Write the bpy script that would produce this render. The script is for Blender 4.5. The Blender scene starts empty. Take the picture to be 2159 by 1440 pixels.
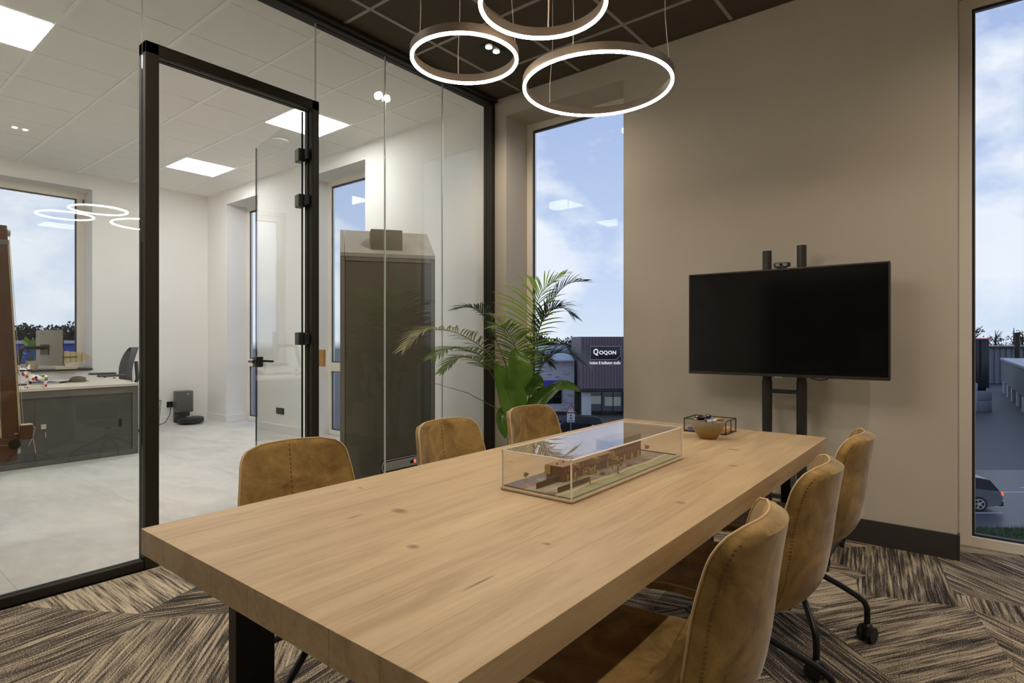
import bpy, bmesh, math, random
from math import sin, cos, pi, radians
from mathutils import Vector, Matrix
random.seed(7)
SC = bpy.context.scene
COL = SC.collection

# ------------------------------------------------------------------ camera
YAW = 38.617
cam_d = bpy.data.cameras.new('camera'); cam = bpy.data.objects.new('camera', cam_d); COL.objects.link(cam)
cam_d.sensor_width = 36.0; cam_d.lens = 36.0*1225/2159
cam_d.shift_y = -(720-714)/2159.0
cam_d.clip_start = 0.03; cam_d.clip_end = 1500
cam.location = (0, 0, 1.21); cam.rotation_euler = (radians(90), 0, radians(YAW))
SC.camera = cam
SC.view_settings.view_transform = 'Standard'; SC.view_settings.look = 'None'
SC.view_settings.gamma = 1.0; SC.view_settings.use_curve_mapping = False
SC.view_settings.exposure = 0.0
SC.cycles.max_bounces = 12; SC.cycles.transparent_max_bounces = 24
SC.cycles.diffuse_bounces = 8; SC.cycles.glossy_bounces = 5
SC.cycles.caustics_reflective = False; SC.cycles.caustics_refractive = False
SC.cycles.sample_clamp_indirect = 6.0

# light levels, all in one place
RING_L = 72.0; PANEL_L = 20.0; SPOT_W = 40.0; SKY_L = 1.12

# ------------------------------------------------------------------ node helpers
class NT:
    def __init__(s, tree): s.t = tree; s.n = tree.nodes; s.l = tree.links
    def add(s, typ, **kw):
        n = s.n.new(typ)
        for k, v in kw.items():
            if k == 'inp':
                for a, b in v.items():
                    if hasattr(b, 'is_output') or isinstance(b, bpy.types.NodeSocket): s.l.new(b, n.inputs[a])
                    else: n.inputs[a].default_value = b
            else: setattr(n, k, v)
        return n
    def math(s, op, a, b=0.0, c=None, clamp=False):
        n = s.n.new('ShaderNodeMath'); n.operation = op; n.use_clamp = clamp
        for i, v in enumerate((a, b, c)):
            if v is None: continue
            if isinstance(v, bpy.types.NodeSocket): s.l.new(v, n.inputs[i])
            else: n.inputs[i].default_value = v
        return n.outputs[0]
    def mix(s, f, a, b):
        n = s.n.new('ShaderNodeMix'); n.data_type = 'RGBA'
        for i, v in ((0, f), (6, a), (7, b)):
            if isinstance(v, bpy.types.NodeSocket): s.l.new(v, n.inputs[i])
            else: n.inputs[i].default_value = v if i == 0 else (*v[:3], 1)
        return n.outputs[2]
    def ramp(s, f, stops):
        n = s.n.new('ShaderNodeValToRGB'); s.l.new(f, n.inputs[0]); e = n.color_ramp.elements
        while len(e) < len(stops): e.new(0.5)
        for i, (p, c) in enumerate(stops):
            e[i].position = p; e[i].color = (*c[:3], 1) if not isinstance(c, (int, float)) else (c, c, c, 1)
        return n.outputs[0]
    def noise(s, vec, scale, detail=2, rough=0.5, out=0, dist=0.0):
        n = s.n.new('ShaderNodeTexNoise'); s.l.new(vec, n.inputs['Vector'])
        n.inputs['Scale'].default_value = scale; n.inputs['Detail'].default_value = detail
        n.inputs['Roughness'].default_value = rough; n.inputs['Distortion'].default_value = dist
        return n.outputs[out]
    def mapping(s, vec, scale=(1, 1, 1), loc=(0, 0, 0), rot=(0, 0, 0)):
        n = s.n.new('ShaderNodeMapping'); s.l.new(vec, n.inputs[0])
        n.inputs['Scale'].default_value = scale; n.inputs['Location'].default_value = loc; n.inputs['Rotation'].default_value = rot
        return n.outputs[0]

def srgb(r, g, b):
    def f(c):
        c /= 255.0
        return c/12.92 if c <= 0.04045 else ((c+0.055)/1.055)**2.4
    return (f(r), f(g), f(b))

# ------------------------------------------------------------------ world: late-day sky with cumulus
w = bpy.data.worlds.new('sky'); SC.world = w; w.use_nodes = True
T = NT(w.node_tree); T.n.clear()
tc = T.add('ShaderNodeTexCoord').outputs['Generated']
sep = T.add('ShaderNodeSeparateXYZ', inp={0: tc}); z = sep.outputs[2]
base = T.ramp(T.math('ADD', z, 0.0, clamp=True), [(0.0, srgb(212, 224, 240)), (0.10, srgb(194, 210, 238)), (0.35, srgb(170, 188, 226)), (1.0, srgb(135, 158, 205))])
m1 = T.mapping(tc, (1, 1, 1.7), (0.13, 0.42, 0.06))
n1 = T.noise(m1, 3.4, 7, 0.56, dist=0.15)
n2 = T.noise(T.mapping(tc, (1, 1, 2.6), (7.3, 2.9, 1.4)), 1.5, 3, 0.5)
dens = T.math('ADD', T.math('MULTIPLY', n1, 0.75), T.math('MULTIPLY', n2, 0.45))
thr = T.math('ADD', T.math('MULTIPLY', T.math('ABSOLUTE', T.math('SUBTRACT', z, 0.14)), 0.42), 0.520)
cl = T.math('MULTIPLY', T.math('SUBTRACT', dens, thr), 11.0, clamp=True)
shade = T.noise(m1, 5.5, 4, 0.5)
ccol = T.mix(shade, srgb(214, 224, 240), srgb(255, 255, 255))
skyc = T.mix(T.math('MULTIPLY', cl, 0.95), base, ccol)
gr = T.math('MULTIPLY', T.math('ADD', z, 0.02), 60.0, clamp=True)
skyc = T.mix(gr, (0.05, 0.055, 0.06), skyc)
bg = T.add('ShaderNodeBackground', inp={0: skyc, 1: SKY_L})
T.l.new(bg.outputs[0], T.add('ShaderNodeOutputWorld').inputs[0])

# ------------------------------------------------------------------ materials
def newmat(name):
    m = bpy.data.materials.new(name); m.use_nodes = True
    T = NT(m.node_tree); T.n.clear()
    out = T.add('ShaderNodeOutputMaterial'); b = T.add('ShaderNodeBsdfPrincipled')
    T.l.new(b.outputs[0], out.inputs[0]); return m, T, b, out
def setin(T, b, k, v):
    if isinstance(v, bpy.types.NodeSocket): T.l.new(v, b.inputs[k])
    elif isinstance(v, (tuple, list)): b.inputs[k].default_value = (*v[:3], 1)
    else: b.inputs[k].default_value = v
def bump(T, b, h, strength=0.3, dist=0.002):
    n = T.add('ShaderNodeBump', inp={'Strength': strength, 'Distance': dist, 'Height': h}); T.l.new(n.outputs[0], b.inputs['Normal'])
def plain(name, col, rough=0.5, metal=0.0, var=0.06, vs=30.0, bmp=0.0, spec=0.5):
    m, T, b, o = newmat(name)
    oc = T.add('ShaderNodeTexCoord').outputs['Object']
    n = T.noise(oc, vs, 3)
    c = T.mix(n, tuple(x*(1-var) for x in col), tuple(min(1, x*(1+var)) for x in col))
    setin(T, b, 'Base Color', c); setin(T, b, 'Roughness', rough); setin(T, b, 'Metallic', metal); setin(T, b, 'Specular IOR Level', spec)
    if bmp: bump(T, b, n, bmp)
    return m
def emis(name, col, st):
    m, T, b, o = newmat(name); T.n.remove(b)
    e = T.add('ShaderNodeEmission', inp={0: (*col, 1), 1: st}); T.l.new(e.outputs[0], o.inputs[0]); return m
def glassmat(name, tint=(0.97, 0.98, 0.975), f0=0.04, rough=0.0):
    m, T, b, o = newmat(name); T.n.remove(b)
    lw = T.add('ShaderNodeLayerWeight', inp={0: 0.5})
    p = T.math('POWER', lw.outputs['Facing'], 5.0)
    f = T.math('ADD', T.math('MULTIPLY', p, 1-f0), f0, clamp=True)
    tr = T.add('ShaderNodeBsdfTransparent', inp={0: (*tint, 1)})
    gl = T.add('ShaderNodeBsdfGlossy', inp={'Roughness': rough})
    mx = T.add('ShaderNodeMixShader', inp={0: f, 1: tr.outputs[0], 2: gl.outputs[0]})
    T.l.new(mx.outputs[0], o.inputs[0]); return m

M = {}
M['glass'] = glassmat('partition_glass'); M['winglass'] = glassmat('window_glass', (0.96, 0.975, 0.985), 0.010)
M['acrylic'] = glassmat('acrylic', (0.975, 0.97, 0.96), 0.05)
M['acryledge'] = plain('acrylic_edge', srgb(240, 234, 220), 0.3)
def paint(name, col, rough=0.85):
    m, T, b, o = newmat(name); g = T.add('ShaderNodeNewGeometry').outputs['Position']
    n = T.noise(g, 1.3, 3); n2 = T.noise(g, 320, 2)
    setin(T, b, 'Base Color', T.mix(n, tuple(x*0.96 for x in col), tuple(x*1.04 for x in col))); setin(T, b, 'Roughness', rough)
    setin(T, b, 'Specular IOR Level', 0.25); bump(T, b, n2, 0.12, 0.001); return m
M['taupe'] = paint('taupe_wall', srgb(192, 185, 172)); M['white_wall'] = paint('white_wall', srgb(238, 236, 232))
M['white_trim'] = plain('white_trim', srgb(232, 231, 228), 0.4, var=0.01)
M['black_trim'] = plain('black_skirting', srgb(52, 49, 47), 0.55)
M['pvc'] = plain('window_frame_white', srgb(236, 230, 220), 0.28, var=0.01)
M['gasket'] = plain('rubber_gasket', (0.02, 0.02, 0.025), 0.5)
M['alu'] = plain('aluminium_strip', (0.75, 0.76, 0.78), 0.3, 0.9)
M['bronze'] = plain('dark_bronze_profile', srgb(42, 38, 30), 0.6, 0.0, spec=0.25)
M['black'] = plain('black_metal', srgb(30, 29, 28), 0.42, 0.3)
M['blackpl'] = plain('black_plastic', srgb(36, 36, 37), 0.45)
M['darksteel'] = plain('dark_steel', srgb(58, 56, 53), 0.4, 0.5)
M['jointw'] = plain('glass_joint', srgb(200, 208, 205), 0.2)
M['joint_dark'] = plain('green_glass_edge', srgb(40, 52, 48), 0.2)

def tilemat(name, col, spk, rough=0.9):
    m, T, b, o = newmat(name); g = T.add('ShaderNodeNewGeometry').outputs['Position']
    oi = T.add('ShaderNodeObjectInfo').outputs['Random']
    n = T.noise(g, 220, 2, 0.7); n2 = T.noise(g, 6, 3)
    c = T.mix(n, tuple(x*(1-spk) for x in col), tuple(min(1, x*(1+spk)) for x in col))
    c = T.mix(T.math('MULTIPLY', n2, 0.12), c, tuple(x*0.88 for x in col))
    c = T.mix(T.math('MULTIPLY', oi, 0.05), c, tuple(x*0.8 for x in col))
    setin(T, b, 'Base Color', c); setin(T, b, 'Roughness', rough); setin(T, b, 'Specular IOR Level', 0.2); bump(T, b, n, 0.12, 0.0006); return m
M['tile_white'] = tilemat('mineral_tile_white', srgb(240, 238, 233), 0.02)
M['tile_dark'] = tilemat('mineral_tile_dark', srgb(84, 76, 64), 0.16)
M['grid_white'] = plain('ceiling_grid_white', srgb(246, 245, 242), 0.5)
M['grid_grey'] = plain('ceiling_grid_grey', srgb(150, 145, 135), 0.45)

# carpet: woven stripes whose direction changes from patch to patch
m, T, b, o = newmat('carpet'); g = T.add('ShaderNodeNewGeometry').outputs['Position']
gd = T.add('ShaderNodeVectorMath', operation='ADD', inp={0: g, 1: (10.35, 7.2, 0)}).outputs[0]
vo = T.add('ShaderNodeTexVoronoi', inp={'Vector': gd, 'Scale': 1.55}); vo.distance = 'EUCLIDEAN'
vs_ = T.add('ShaderNodeSeparateColor', inp={0: vo.outputs['Color']})
ang = T.math('MULTIPLY', T.math('FLOOR', T.math('MULTIPLY', vs_.outputs[0], 5.0)), 0.72)
rot = T.add('ShaderNodeVectorRotate', rotation_type='Z_AXIS', inp={'Vector': gd, 'Angle': ang}).outputs[0]
s1 = T.noise(T.mapping(rot, (3.0, 84, 1)), 1.0, 3, 0.65)
s2 = T.noise(T.mapping(rot, (1.6, 22, 1), (5, 3, 0)), 1.0, 2, 0.5)
fz = T.noise(T.mapping(g, (1, 1, 0)), 230, 3, 0.75)
mv = T.math('ADD', T.math('MULTIPLY', s1, 1.1), T.math('ADD', T.math('MULTIPLY', s2, 0.42), T.math('MULTIPLY', vs_.outputs[1], 0.16)))
mv = T.math('ADD', mv, T.math('MULTIPLY', T.math('SUBTRACT', fz, 0.5), 1.25))
cc = T.ramp(mv, [(0.0, srgb(48, 44, 42)), (0.78, srgb(66, 60, 56)), (0.90, srgb(128, 114, 96)), (1.0, srgb(188, 170, 140))])
# shift range so that ramp straddles the mean
mv2 = T.math('ADD', T.math('MULTIPLY', T.math('SUBTRACT', mv, 0.825), 2.9), 0.5, clamp=True)
cc = T.ramp(mv2, [(0.0, srgb(50, 47, 46)), (0.36, srgb(82, 75, 70)), (0.55, srgb(138, 127, 112)), (0.95, srgb(206, 192, 166))])
setin(T, b, 'Base Color', cc); setin(T, b, 'Roughness', 0.95); setin(T, b, 'Specular IOR Level', 0.1)
bump(T, b, T.math('ADD', T.math('MULTIPLY', mv, 0.6), fz), 0.5, 0.003); M['carpet'] = m

# pale concrete-look floor tiles of the office
m, T, b, o = newmat('pale_floor'); g = T.add('ShaderNodeNewGeometry').outputs['Position']
n1 = T.noise(T.mapping(g, (1.1, 2.6, 1)), 1.3, 5, 0.6, dist=0.6); n2 = T.noise(g, 9, 4, 0.6)
c = T.ramp(T.math('ADD', T.math('MULTIPLY', n1, 0.75), T.math('MULTIPLY', n2, 0.25)), [(0.3, srgb(192, 189, 182)), (0.55, srgb(216, 214, 208)), (0.75, srgb(226, 224, 220))])
setin(T, b, 'Base Color', c); setin(T, b, 'Roughness', 0.42); setin(T, b, 'Specular IOR Level', 0.35); M['pale_floor'] = m

# oak
KNOTS = [(-1.15, 0.98, 0.030, 0.018, 0), (-0.93, 0.83, 0.018, 0.014, 0), (-0.72, 1.02, 0.012, 0.009, 0), (-1.20, 0.88, 0.006, 0.04, 1),
         (-1.43, 1.0, 0.005, 0.035, 1), (-1.42, 1.06, 0.02, 0.006, 1), (-1.3, 1.62, 0.014, 0.01, 0), (-1.36, 1.78, 0.02, 0.005, 0), (-1.44, 0.72, 0.003, 0.05, 1),
         (-0.75, 2.35, 0.03, 0.012, 0), (-0.66, 2.05, 0.02, 0.012, 0), (-0.7, 0.78, 0.004, 0.05, 0), (-0.62, 1.5, 0.018, 0.012, 0), (-1.05, 2.75, 0.02, 0.012, 0)]
def oak(name, c0, c1, c2, knots=False, rough=0.45):
    m, T, b, o = newmat(name); g = T.add('ShaderNodeNewGeometry').outputs['Position']
    oi = T.add('ShaderNodeObjectInfo').outputs['Random']
    off = T.add('ShaderNodeCombineXYZ', inp={0: 0.0, 1: T.math('MULTIPLY', oi, 7.0), 2: T.math('MULTIPLY', oi, 3.0)}).outputs[0]
    v = T.add('ShaderNodeVectorMath', operation='ADD', inp={0: g, 1: off}).outputs[0]
    n1 = T.noise(T.mapping(v, (16, 1.5, 16)), 1.0, 4, 0.6, dist=0.9); n2 = T.noise(T.mapping(v, (90, 6, 90)), 1.0, 3, 0.6)
    f = T.math('ADD', T.math('MULTIPLY', n1, 0.68), T.math('MULTIPLY', n2, 0.32))
    c = T.ramp(f, [(0.3, c0), (0.52, c1), (0.72, c2)])
    c = T.mix(T.math('MULTIPLY', oi, 0.38), c, c0)
    if knots:
        wob = T.noise(g, 25, 2)
        sp = T.add('ShaderNodeSeparateXYZ', inp={0: g}); acc = None; hard = None
        for (kx, ky, rx, ry, hd) in KNOTS:
            dx = T.math('DIVIDE', T.math('SUBTRACT', sp.outputs[0], kx), rx); dy = T.math('DIVIDE', T.math('SUBTRACT', sp.outputs[1], ky), ry)
            d = T.math('ADD', T.math('MULTIPLY', dx, dx), T.math('MULTIPLY', dy, dy))
            d = T.math('ADD', d, T.math('MULTIPLY', wob, 0.9 if not hd else 0.3))
            k = T.math('SUBTRACT', 1.35, T.math('MULTIPLY', d, 0.85 if not hd else 1.6), clamp=True)
            acc = k if acc is None else T.math('MAXIMUM', acc, k)
        c = T.mix(T.math('MULTIPLY', acc, 0.72), c, srgb(92, 66, 42))
    setin(T, b, 'Base Color', c); setin(T, b, 'Roughness', rough); setin(T, b, 'Specular IOR Level', 0.3); bump(T, b, n2, 0.08, 0.001); return m
M['oak'] = oak('oak_top', srgb(158, 134, 102), srgb(184, 161, 126), srgb(198, 176, 141), True)

# suede
def suede(name, d, l, sc=9.0):
    m, T, b, o = newmat(name); oc = T.add('ShaderNodeTexCoord').outputs['Object']
    oi = T.add('ShaderNodeObjectInfo').outputs['Random']
    v = T.add('ShaderNodeVectorMath', operation='ADD', inp={0: oc, 1: T.add('ShaderNodeCombineXYZ', inp={0: T.math('MULTIPLY', oi, 9.0)}).outputs[0]}).outputs[0]
    n1 = T.noise(v, sc, 5, 0.62, dist=0.8); n2 = T.noise(v, 260, 2)
    c = T.ramp(T.math('ADD', T.math('MULTIPLY', n1, 0.85), T.math('MULTIPLY', n2, 0.15)), [(0.32, d), (0.52, tuple((a+e)/2 for a, e in zip(d, l))), (0.7, l)])
    setin(T, b, 'Base Color', c); setin(T, b, 'Roughness', 0.8); setin(T, b, 'Sheen Weight', 0.35); setin(T, b, 'Sheen Roughness', 0.4)
    setin(T, b, 'Specular IOR Level', 0.25); bump(T, b, n1, 0.25, 0.004); return m
M['suede'] = suede('tan_suede', srgb(108, 84, 42), srgb(182, 149, 90)); M['backlit_piping'] = plain('backlit_rim_seam', srgb(190, 164, 122), 0.7)  # seam colour paled to paint the back-lit edge of the chair rims
M['stitch'] = plain('brown_stitch', srgb(82, 55, 28), 0.8)
M['felt'] = plain('grey_felt', srgb(132, 128, 118), 0.95, var=0.22, vs=190, bmp=0.5, spec=0.1)
M['feltdark'] = plain('dark_grey_felt', srgb(104, 100, 89), 0.95, var=0.2, vs=190, bmp=0.5, spec=0.1)
M['feltlight'] = plain('light_grey_felt', srgb(172, 170, 164), 0.95, var=0.15, vs=190, bmp=0.5, spec=0.1)
M['chairgrey'] = plain('office_chair_grey', srgb(78, 78, 80), 0.8)
M['cab'] = plain('anthracite_steel', srgb(92, 92, 88), 0.42, var=0.02); M['cabdoor'] = plain('anthracite_door', srgb(74, 75, 72), 0.4, var=0.02)
M['deskwood'] = plain('pale_desk_laminate', srgb(204, 196, 182), 0.45, var=0.05, vs=12)
M['screen'] = plain('black_screen', (0.005, 0.005, 0.005), 0.12, var=0.0, spec=0.32)
M['silver'] = plain('silver_metal', srgb(190, 188, 184), 0.4, 0.3)
M['greypl'] = plain('grey_plastic', srgb(120, 120, 118), 0.45)
M['leafp'] = None
def leafmat(name, c0, c1, rough=0.4, veins=0):
    m, T, b, o = newmat(name); oc = T.add('ShaderNodeTexCoord').outputs['Object']
    n = T.noise(oc, 7 if not veins else 3, 3); oi = T.add('ShaderNodeObjectInfo').outputs['Random']
    f = T.math('ADD', T.math('MULTIPLY', n, 0.7), T.math('MULTIPLY', oi, 0.35))
    c = T.ramp(f, [(0.25, c0), (0.8, c1)])
    if veins:
        wv = T.add('ShaderNodeTexWave', inp={'Vector': oc, 'Scale': 28.0, 'Distortion': 1.5}); wv.bands_direction = 'Z'
        c = T.mix(T.math('MULTIPLY', wv.outputs['Fac'], 0.3), c, c1); bump(T, b, wv.outputs['Fac'], 0.35, 0.003)
    setin(T, b, 'Base Color', c); setin(T, b, 'Roughness', rough)
    tl = T.add('ShaderNodeBsdfTranslucent', inp={0: c}); mx = T.add('ShaderNodeMixShader', inp={0: 0.3, 1: b.outputs[0], 2: tl.outputs[0]})
    T.l.new(mx.outputs[0], o.inputs[0]); return m
M['frond'] = leafmat('palm_green', srgb(62, 88, 34), srgb(132, 160, 74)); M['frondb'] = leafmat('palm_bright', srgb(118, 160, 44), srgb(176, 206, 84))
M['frondd'] = leafmat('palm_dark', srgb(36, 52, 26), srgb(70, 92, 44)); M['frondt'] = leafmat('palm_dry', srgb(120, 130, 80), srgb(200, 178, 132))
M['bigleaf'] = leafmat('banana_leaf', srgb(46, 88, 30), srgb(116, 156, 66), 0.2, 0); M['stem'] = leafmat('stem_green', srgb(84, 104, 52), srgb(130, 144, 84))
M['terra'] = plain('tan_pot', srgb(176, 140, 100), 0.7); M['soil'] = plain('soil', srgb(52, 40, 30), 0.95)
M['ringlight'] = emis('ring_light', (1.0, 0.87, 0.72), RING_L); M['panel'] = emis('led_panel', (1.0, 0.985, 0.96), PANEL_L)
M['spot'] = emis('spot_lens', (1.0, 0.9, 0.74), 30)
M['brownwood'] = plain('old_brown_wood', srgb(84, 54, 36), 0.5, var=0.3, vs=14)
M['palewood'] = plain('pale_worn_wood', srgb(196, 180, 150), 0.6, var=0.15)
M['white'] = plain('white_plastic', srgb(238, 238, 236), 0.4, var=0.01)
M['ringbody'] = plain('ring_body_dark', srgb(74, 62, 48), 0.5)
M['cord'] = plain('clear_cord', srgb(200, 194, 180), 0.4)

# ------------------------------------------------------------------ mesh builder
MW = {}   # world matrix of every object at build time
class MB:
    def __init__(s): s.v = []; s.f = []
    def add(s, vs, fs):
        k = len(s.v); s.v += [tuple(p) for p in vs]; s.f += [tuple(i+k for i in f) for f in fs]; return s
    def box(s, lo, hi, b=0.0, R=None):
        lo = [min(a, c) for a, c in zip(lo, hi)] if False else lo
        x0, y0, z0 = [min(a, c) for a, c in zip(lo, hi)]; x1, y1, z1 = [max(a, c) for a, c in zip(lo, hi)]
        if b <= 0:
            vs = [(x0,y0,z0),(x1,y0,z0),(x1,y1,z0),(x0,y1,z0),(x0,y0,z1),(x1,y0,z1),(x1,y1,z1),(x0,y1,z1)]
            fs = [(0,3,2,1),(4,5,6,7),(0,1,5,4),(1,2,6,5),(2,3,7,6),(3,0,4,7)]
        else:
            bm = bmesh.new(); bmesh.ops.create_cube(bm, size=1.0)
            for q in bm.verts: q.co = Vector((x0+(q.co.x+.5)*(x1-x0), y0+(q.co.y+.5)*(y1-y0), z0+(q.co.z+.5)*(z1-z0)))
            b = min(b, (x1-x0)*.49, (y1-y0)*.49, (z1-z0)*.49)
            bmesh.ops.bevel(bm, geom=bm.edges[:], offset=b, segments=2 if b > 0.004 else 1, profile=0.5, affect='EDGES')
            vs = [q.co.copy() for q in bm.verts]; bm.verts.index_update(); fs = [[q.index for q in f.verts] for f in bm.faces]; bm.free()
        if R is not None: vs = [R @ Vector(p) for p in vs]
        return s.add(vs, fs)
    def tube(s, pts, r, n=8, cap=True):
        pts = [Vector(p) for p in pts]; rs = r if isinstance(r, (list, tuple)) else [r]*len(pts)
        rings = []; up = None
        for i, p in enumerate(pts):
            d = (pts[min(i+1, len(pts)-1)]-pts[max(i-1, 0)]).normalized()
            if up is None: up = Vector((0, 0, 1)) if abs(d.z) < 0.9 else Vector((1, 0, 0))
            a = d.cross(up).normalized(); up = a.cross(d).normalized()
            rings.append([p+rs[i]*(a*cos(2*pi*k/n)+up*sin(2*pi*k/n)) for k in range(n)])
        vs = [q for ring in rings for q in ring]; fs = []
        for i in range(len(pts)-1):
            for k in range(n): fs.append((i*n+k, i*n+(k+1) % n, (i+1)*n+(k+1) % n, (i+1)*n+k))
        if cap: fs.append(tuple(range(n))[::-1]); fs.append(tuple((len(pts)-1)*n+k for k in range(n)))
        return s.add(vs, fs)
    def cyl(s, p0, p1, r0, r1=None, n=20): return s.tube([p0, p1], [r0, r0 if r1 is None else r1], n)
    def lathe(s, prof, c=(0, 0, 0), n=28):
        vs = []; fs = []
        for (r, z) in prof:
            for k in range(n): vs.append((c[0]+r*cos(2*pi*k/n), c[1]+r*sin(2*pi*k/n), c[2]+z))
        for i in range(len(prof)-1):
            for k in range(n): fs.append((i*n+k, i*n+(k+1) % n, (i+1)*n+(k+1) % n, (i+1)*n+k))
        if prof[0][0] > 1e-5: fs.append(tuple(range(n))[::-1])
        if prof[-1][0] > 1e-5: fs.append(tuple((len(prof)-1)*n+k for k in range(n)))
        return s.add(vs, fs)
    def lathe_open(s, prof, c=(0, 0, 0), n=48):   # closed profile swept round (ring body)
        vs = []; fs = []; m_ = len(prof)
        for (r, z) in prof:
            for k in range(n): vs.append((c[0]+r*cos(2*pi*k/n), c[1]+r*sin(2*pi*k/n), c[2]+z))
        for i in range(m_):
            j = (i+1) % m_
            for k in range(n): fs.append((i*n+k, i*n+(k+1) % n, j*n+(k+1) % n, j*n+k))
        return s.add(vs, fs)
    def prism(s, poly, a, b):    # poly: list of 3D points, extruded by vector b-a
        d = Vector(b)-Vector(a); n = len(poly); vs = [Vector(p) for p in poly]+[Vector(p)+d for p in poly]
        fs = [tuple(range(n))[::-1], tuple(range(n, 2*n))]+[(i, (i+1) % n, n+(i+1) % n, n+i) for i in range(n)]
        return s.add(vs, fs)
    def sphere(s, c, r, n=10, m=6, sc=(1, 1, 1), R=None):
        vs = []; fs = []
        for j in range(1, m):
            for k in range(n):
                p = Vector((sin(pi*j/m)*cos(2*pi*k/n)*sc[0], sin(pi*j/m)*sin(2*pi*k/n)*sc[1], cos(pi*j/m)*sc[2]))*r
                if R is not None: p = R @ p
                vs.append(Vector(c)+p)
        t = Vector((0, 0, r*sc[2])); bt = -t
        if R is not None: t = R @ t; bt = R @ bt
        vs.append(Vector(c)+t); vs.append(Vector(c)+bt); a = len(vs)-2
        for k in range(n): fs.append((k, (k+1) % n, a)[::1]); fs.append(((m-2)*n+(k+1) % n, (m-2)*n+k, a+1))
        for j in range(m-2):
            for k in range(n): fs.append((j*n+k, (j+1)*n+k, (j+1)*n+(k+1) % n, j*n+(k+1) % n))
        return s.add(vs, fs)
    def mesh(s, name, mat=None, inv=None, smooth=True, ang=35, fix=True):
        me = bpy.data.meshes.new(name)
        vs = s.v if inv is None else [inv @ Vector(p) for p in s.v]
        me.from_pydata([tuple(p) for p in vs], [], s.f)
        if fix:
            bm = bmesh.new(); bm.from_mesh(me); bmesh.ops.recalc_face_normals(bm, faces=bm.faces[:]); bm.to_mesh(me); bm.free()
        if smooth:
            for p in me.polygons: p.use_smooth = True
            me.set_sharp_from_angle(angle=radians(ang))
        if mat: me.materials.append(mat)
        me.update(); return me
    def build(s, name, mat, parent=None, **kw):
        inv = MW[parent.name].inverted() if parent is not None else None
        return linkmesh(name, s.mesh(name, mat, inv, **kw), parent)
def linkmesh(name, me, parent=None):
    o = bpy.data.objects.new(name, me); COL.objects.link(o)
    MW[o.name] = Matrix.Identity(4)
    if parent is not None: o.parent = parent; MW[o.name] = MW[parent.name].copy()
    return o
def bx(lo, hi, b=0.0): return MB().box(lo, hi, b)
def tag(o, label, cat, group=None, kind=None):
    if label: o['label'] = label
    if cat: o['category'] = cat
    if group: o['group'] = group
    if kind: o['kind'] = kind
    return o
def thing(name, label, cat, loc=(0, 0, 0), rz=0.0, group=None, local=False):
    o = bpy.data.objects.new(name, None); COL.objects.link(o); o.empty_display_size = 0.1
    o.location = loc; o.rotation_euler = (0, 0, rz)
    Mx = Matrix.Translation(loc) @ Matrix.Rotation(rz, 4, 'Z')
    MW[o.name] = Matrix.Identity(4) if local else Mx     # local: children are given in the thing's own coordinates
    return tag(o, label, cat, group)
def struct(name, mb, mat, label=None, parent=None, **kw):
    o = mb.build(name, mat, parent, **kw)
    if parent is None: o['kind'] = 'structure'
    if label: o['label'] = label
    return o
def dup(root, loc, rz, label):
    r = root.copy(); COL.objects.link(r); r.location = loc; r.rotation_euler = (0, 0, rz); r['label'] = label
    for ch in root.children:
        c = ch.copy(); COL.objects.link(c); c.parent = r
        for g_ in ch.children:
            d = g_.copy(); COL.objects.link(d); d.parent = c
    return r
def wall(name, axis, a0, a1, p0, p1, z0, z1, openings, mat, label):
    """axis 'X': runs along x between planes y=p0..p1; axis 'Y': runs along y between x=p0..p1"""
    A = sorted({a0, a1}|{q for o_ in openings for q in o_[:2]}); Z = sorted({z0, z1}|{q for o_ in openings for q in o_[2:]})
    A = [q for q in A if a0 <= q <= a1]; Z = [q for q in Z if z0 <= q <= z1]
    mb = MB()
    for i in range(len(A)-1):
        for j in range(len(Z)-1):
            am = (A[i]+A[i+1])/2; zm = (Z[j]+Z[j+1])/2
            if any(o_[0] < am < o_[1] and o_[2] < zm < o_[3] for o_ in openings): continue
            if axis == 'X': mb.box((A[i], p0, Z[j]), (A[i+1], p1, Z[j+1]))
            else: mb.box((p0, A[i], Z[j]), (p1, A[i+1], Z[j+1]))
    return struct(name, mb, mat, label, smooth=False)

# ------------------------------------------------------------------ room shell
GX = -3.44; WY = 4.0; CH = 3.36; BX = -9.1; RX = 1.45; SY = -1.9
W1 = (-3.26, -2.105, 0.0, 3.19); W2 = (-0.081, 1.075, 0.0, 3.19); OW1 = (-8.49, -7.61, 0.0, 3.16); OW2 = (-6.42, -5.27, 0.0, 3.19); BW = (1.40, 2.53, 0.80, 3.17)
floor = struct('floor', bx((GX-0.05, SY-0.2, -0.2), (RX+0.1, WY+0.3, -0.008)), M['black_trim'], 'meeting room floor under the patterned carpet tiles')
CT = bx((0.0003, 0.0003, -0.008), (0.4997, 0.4997, 0.0), 0.0006).mesh('carpet_tile', M['carpet'], smooth=False)
x = GX+0.05
k = 0
while x < RX-0.01:
    y = -0.5
    while y < WY+0.2:
        yy = min(0.5, (WY+0.3)-y) if y+0.5 > WY+0.3 else 0.5
        o = linkmesh('carpet_tile', CT, floor); o.location = (x, y, 0); o.scale = (min(1, (RX-x)/0.5), yy/0.5, 1); y += 0.5
    x += 0.5
struct('carpet_edge', bx((GX+0.05, SY, -0.008), (RX, -0.5, 0.0)), M['carpet'], parent=floor)
ofloor = struct('floor', bx((BX-0.3, SY-0.2, -0.2), (GX-0.05, WY+0.3, -0.006)), M['pale_floor'], 'pale concrete-look office floor behind the glass')
FT = bx((0.0008, 0.0008, -0.006), (0.8992, 0.8992, 0.0), 0.0006).mesh('floor_tile', M['pale_floor'], smooth=False)
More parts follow.
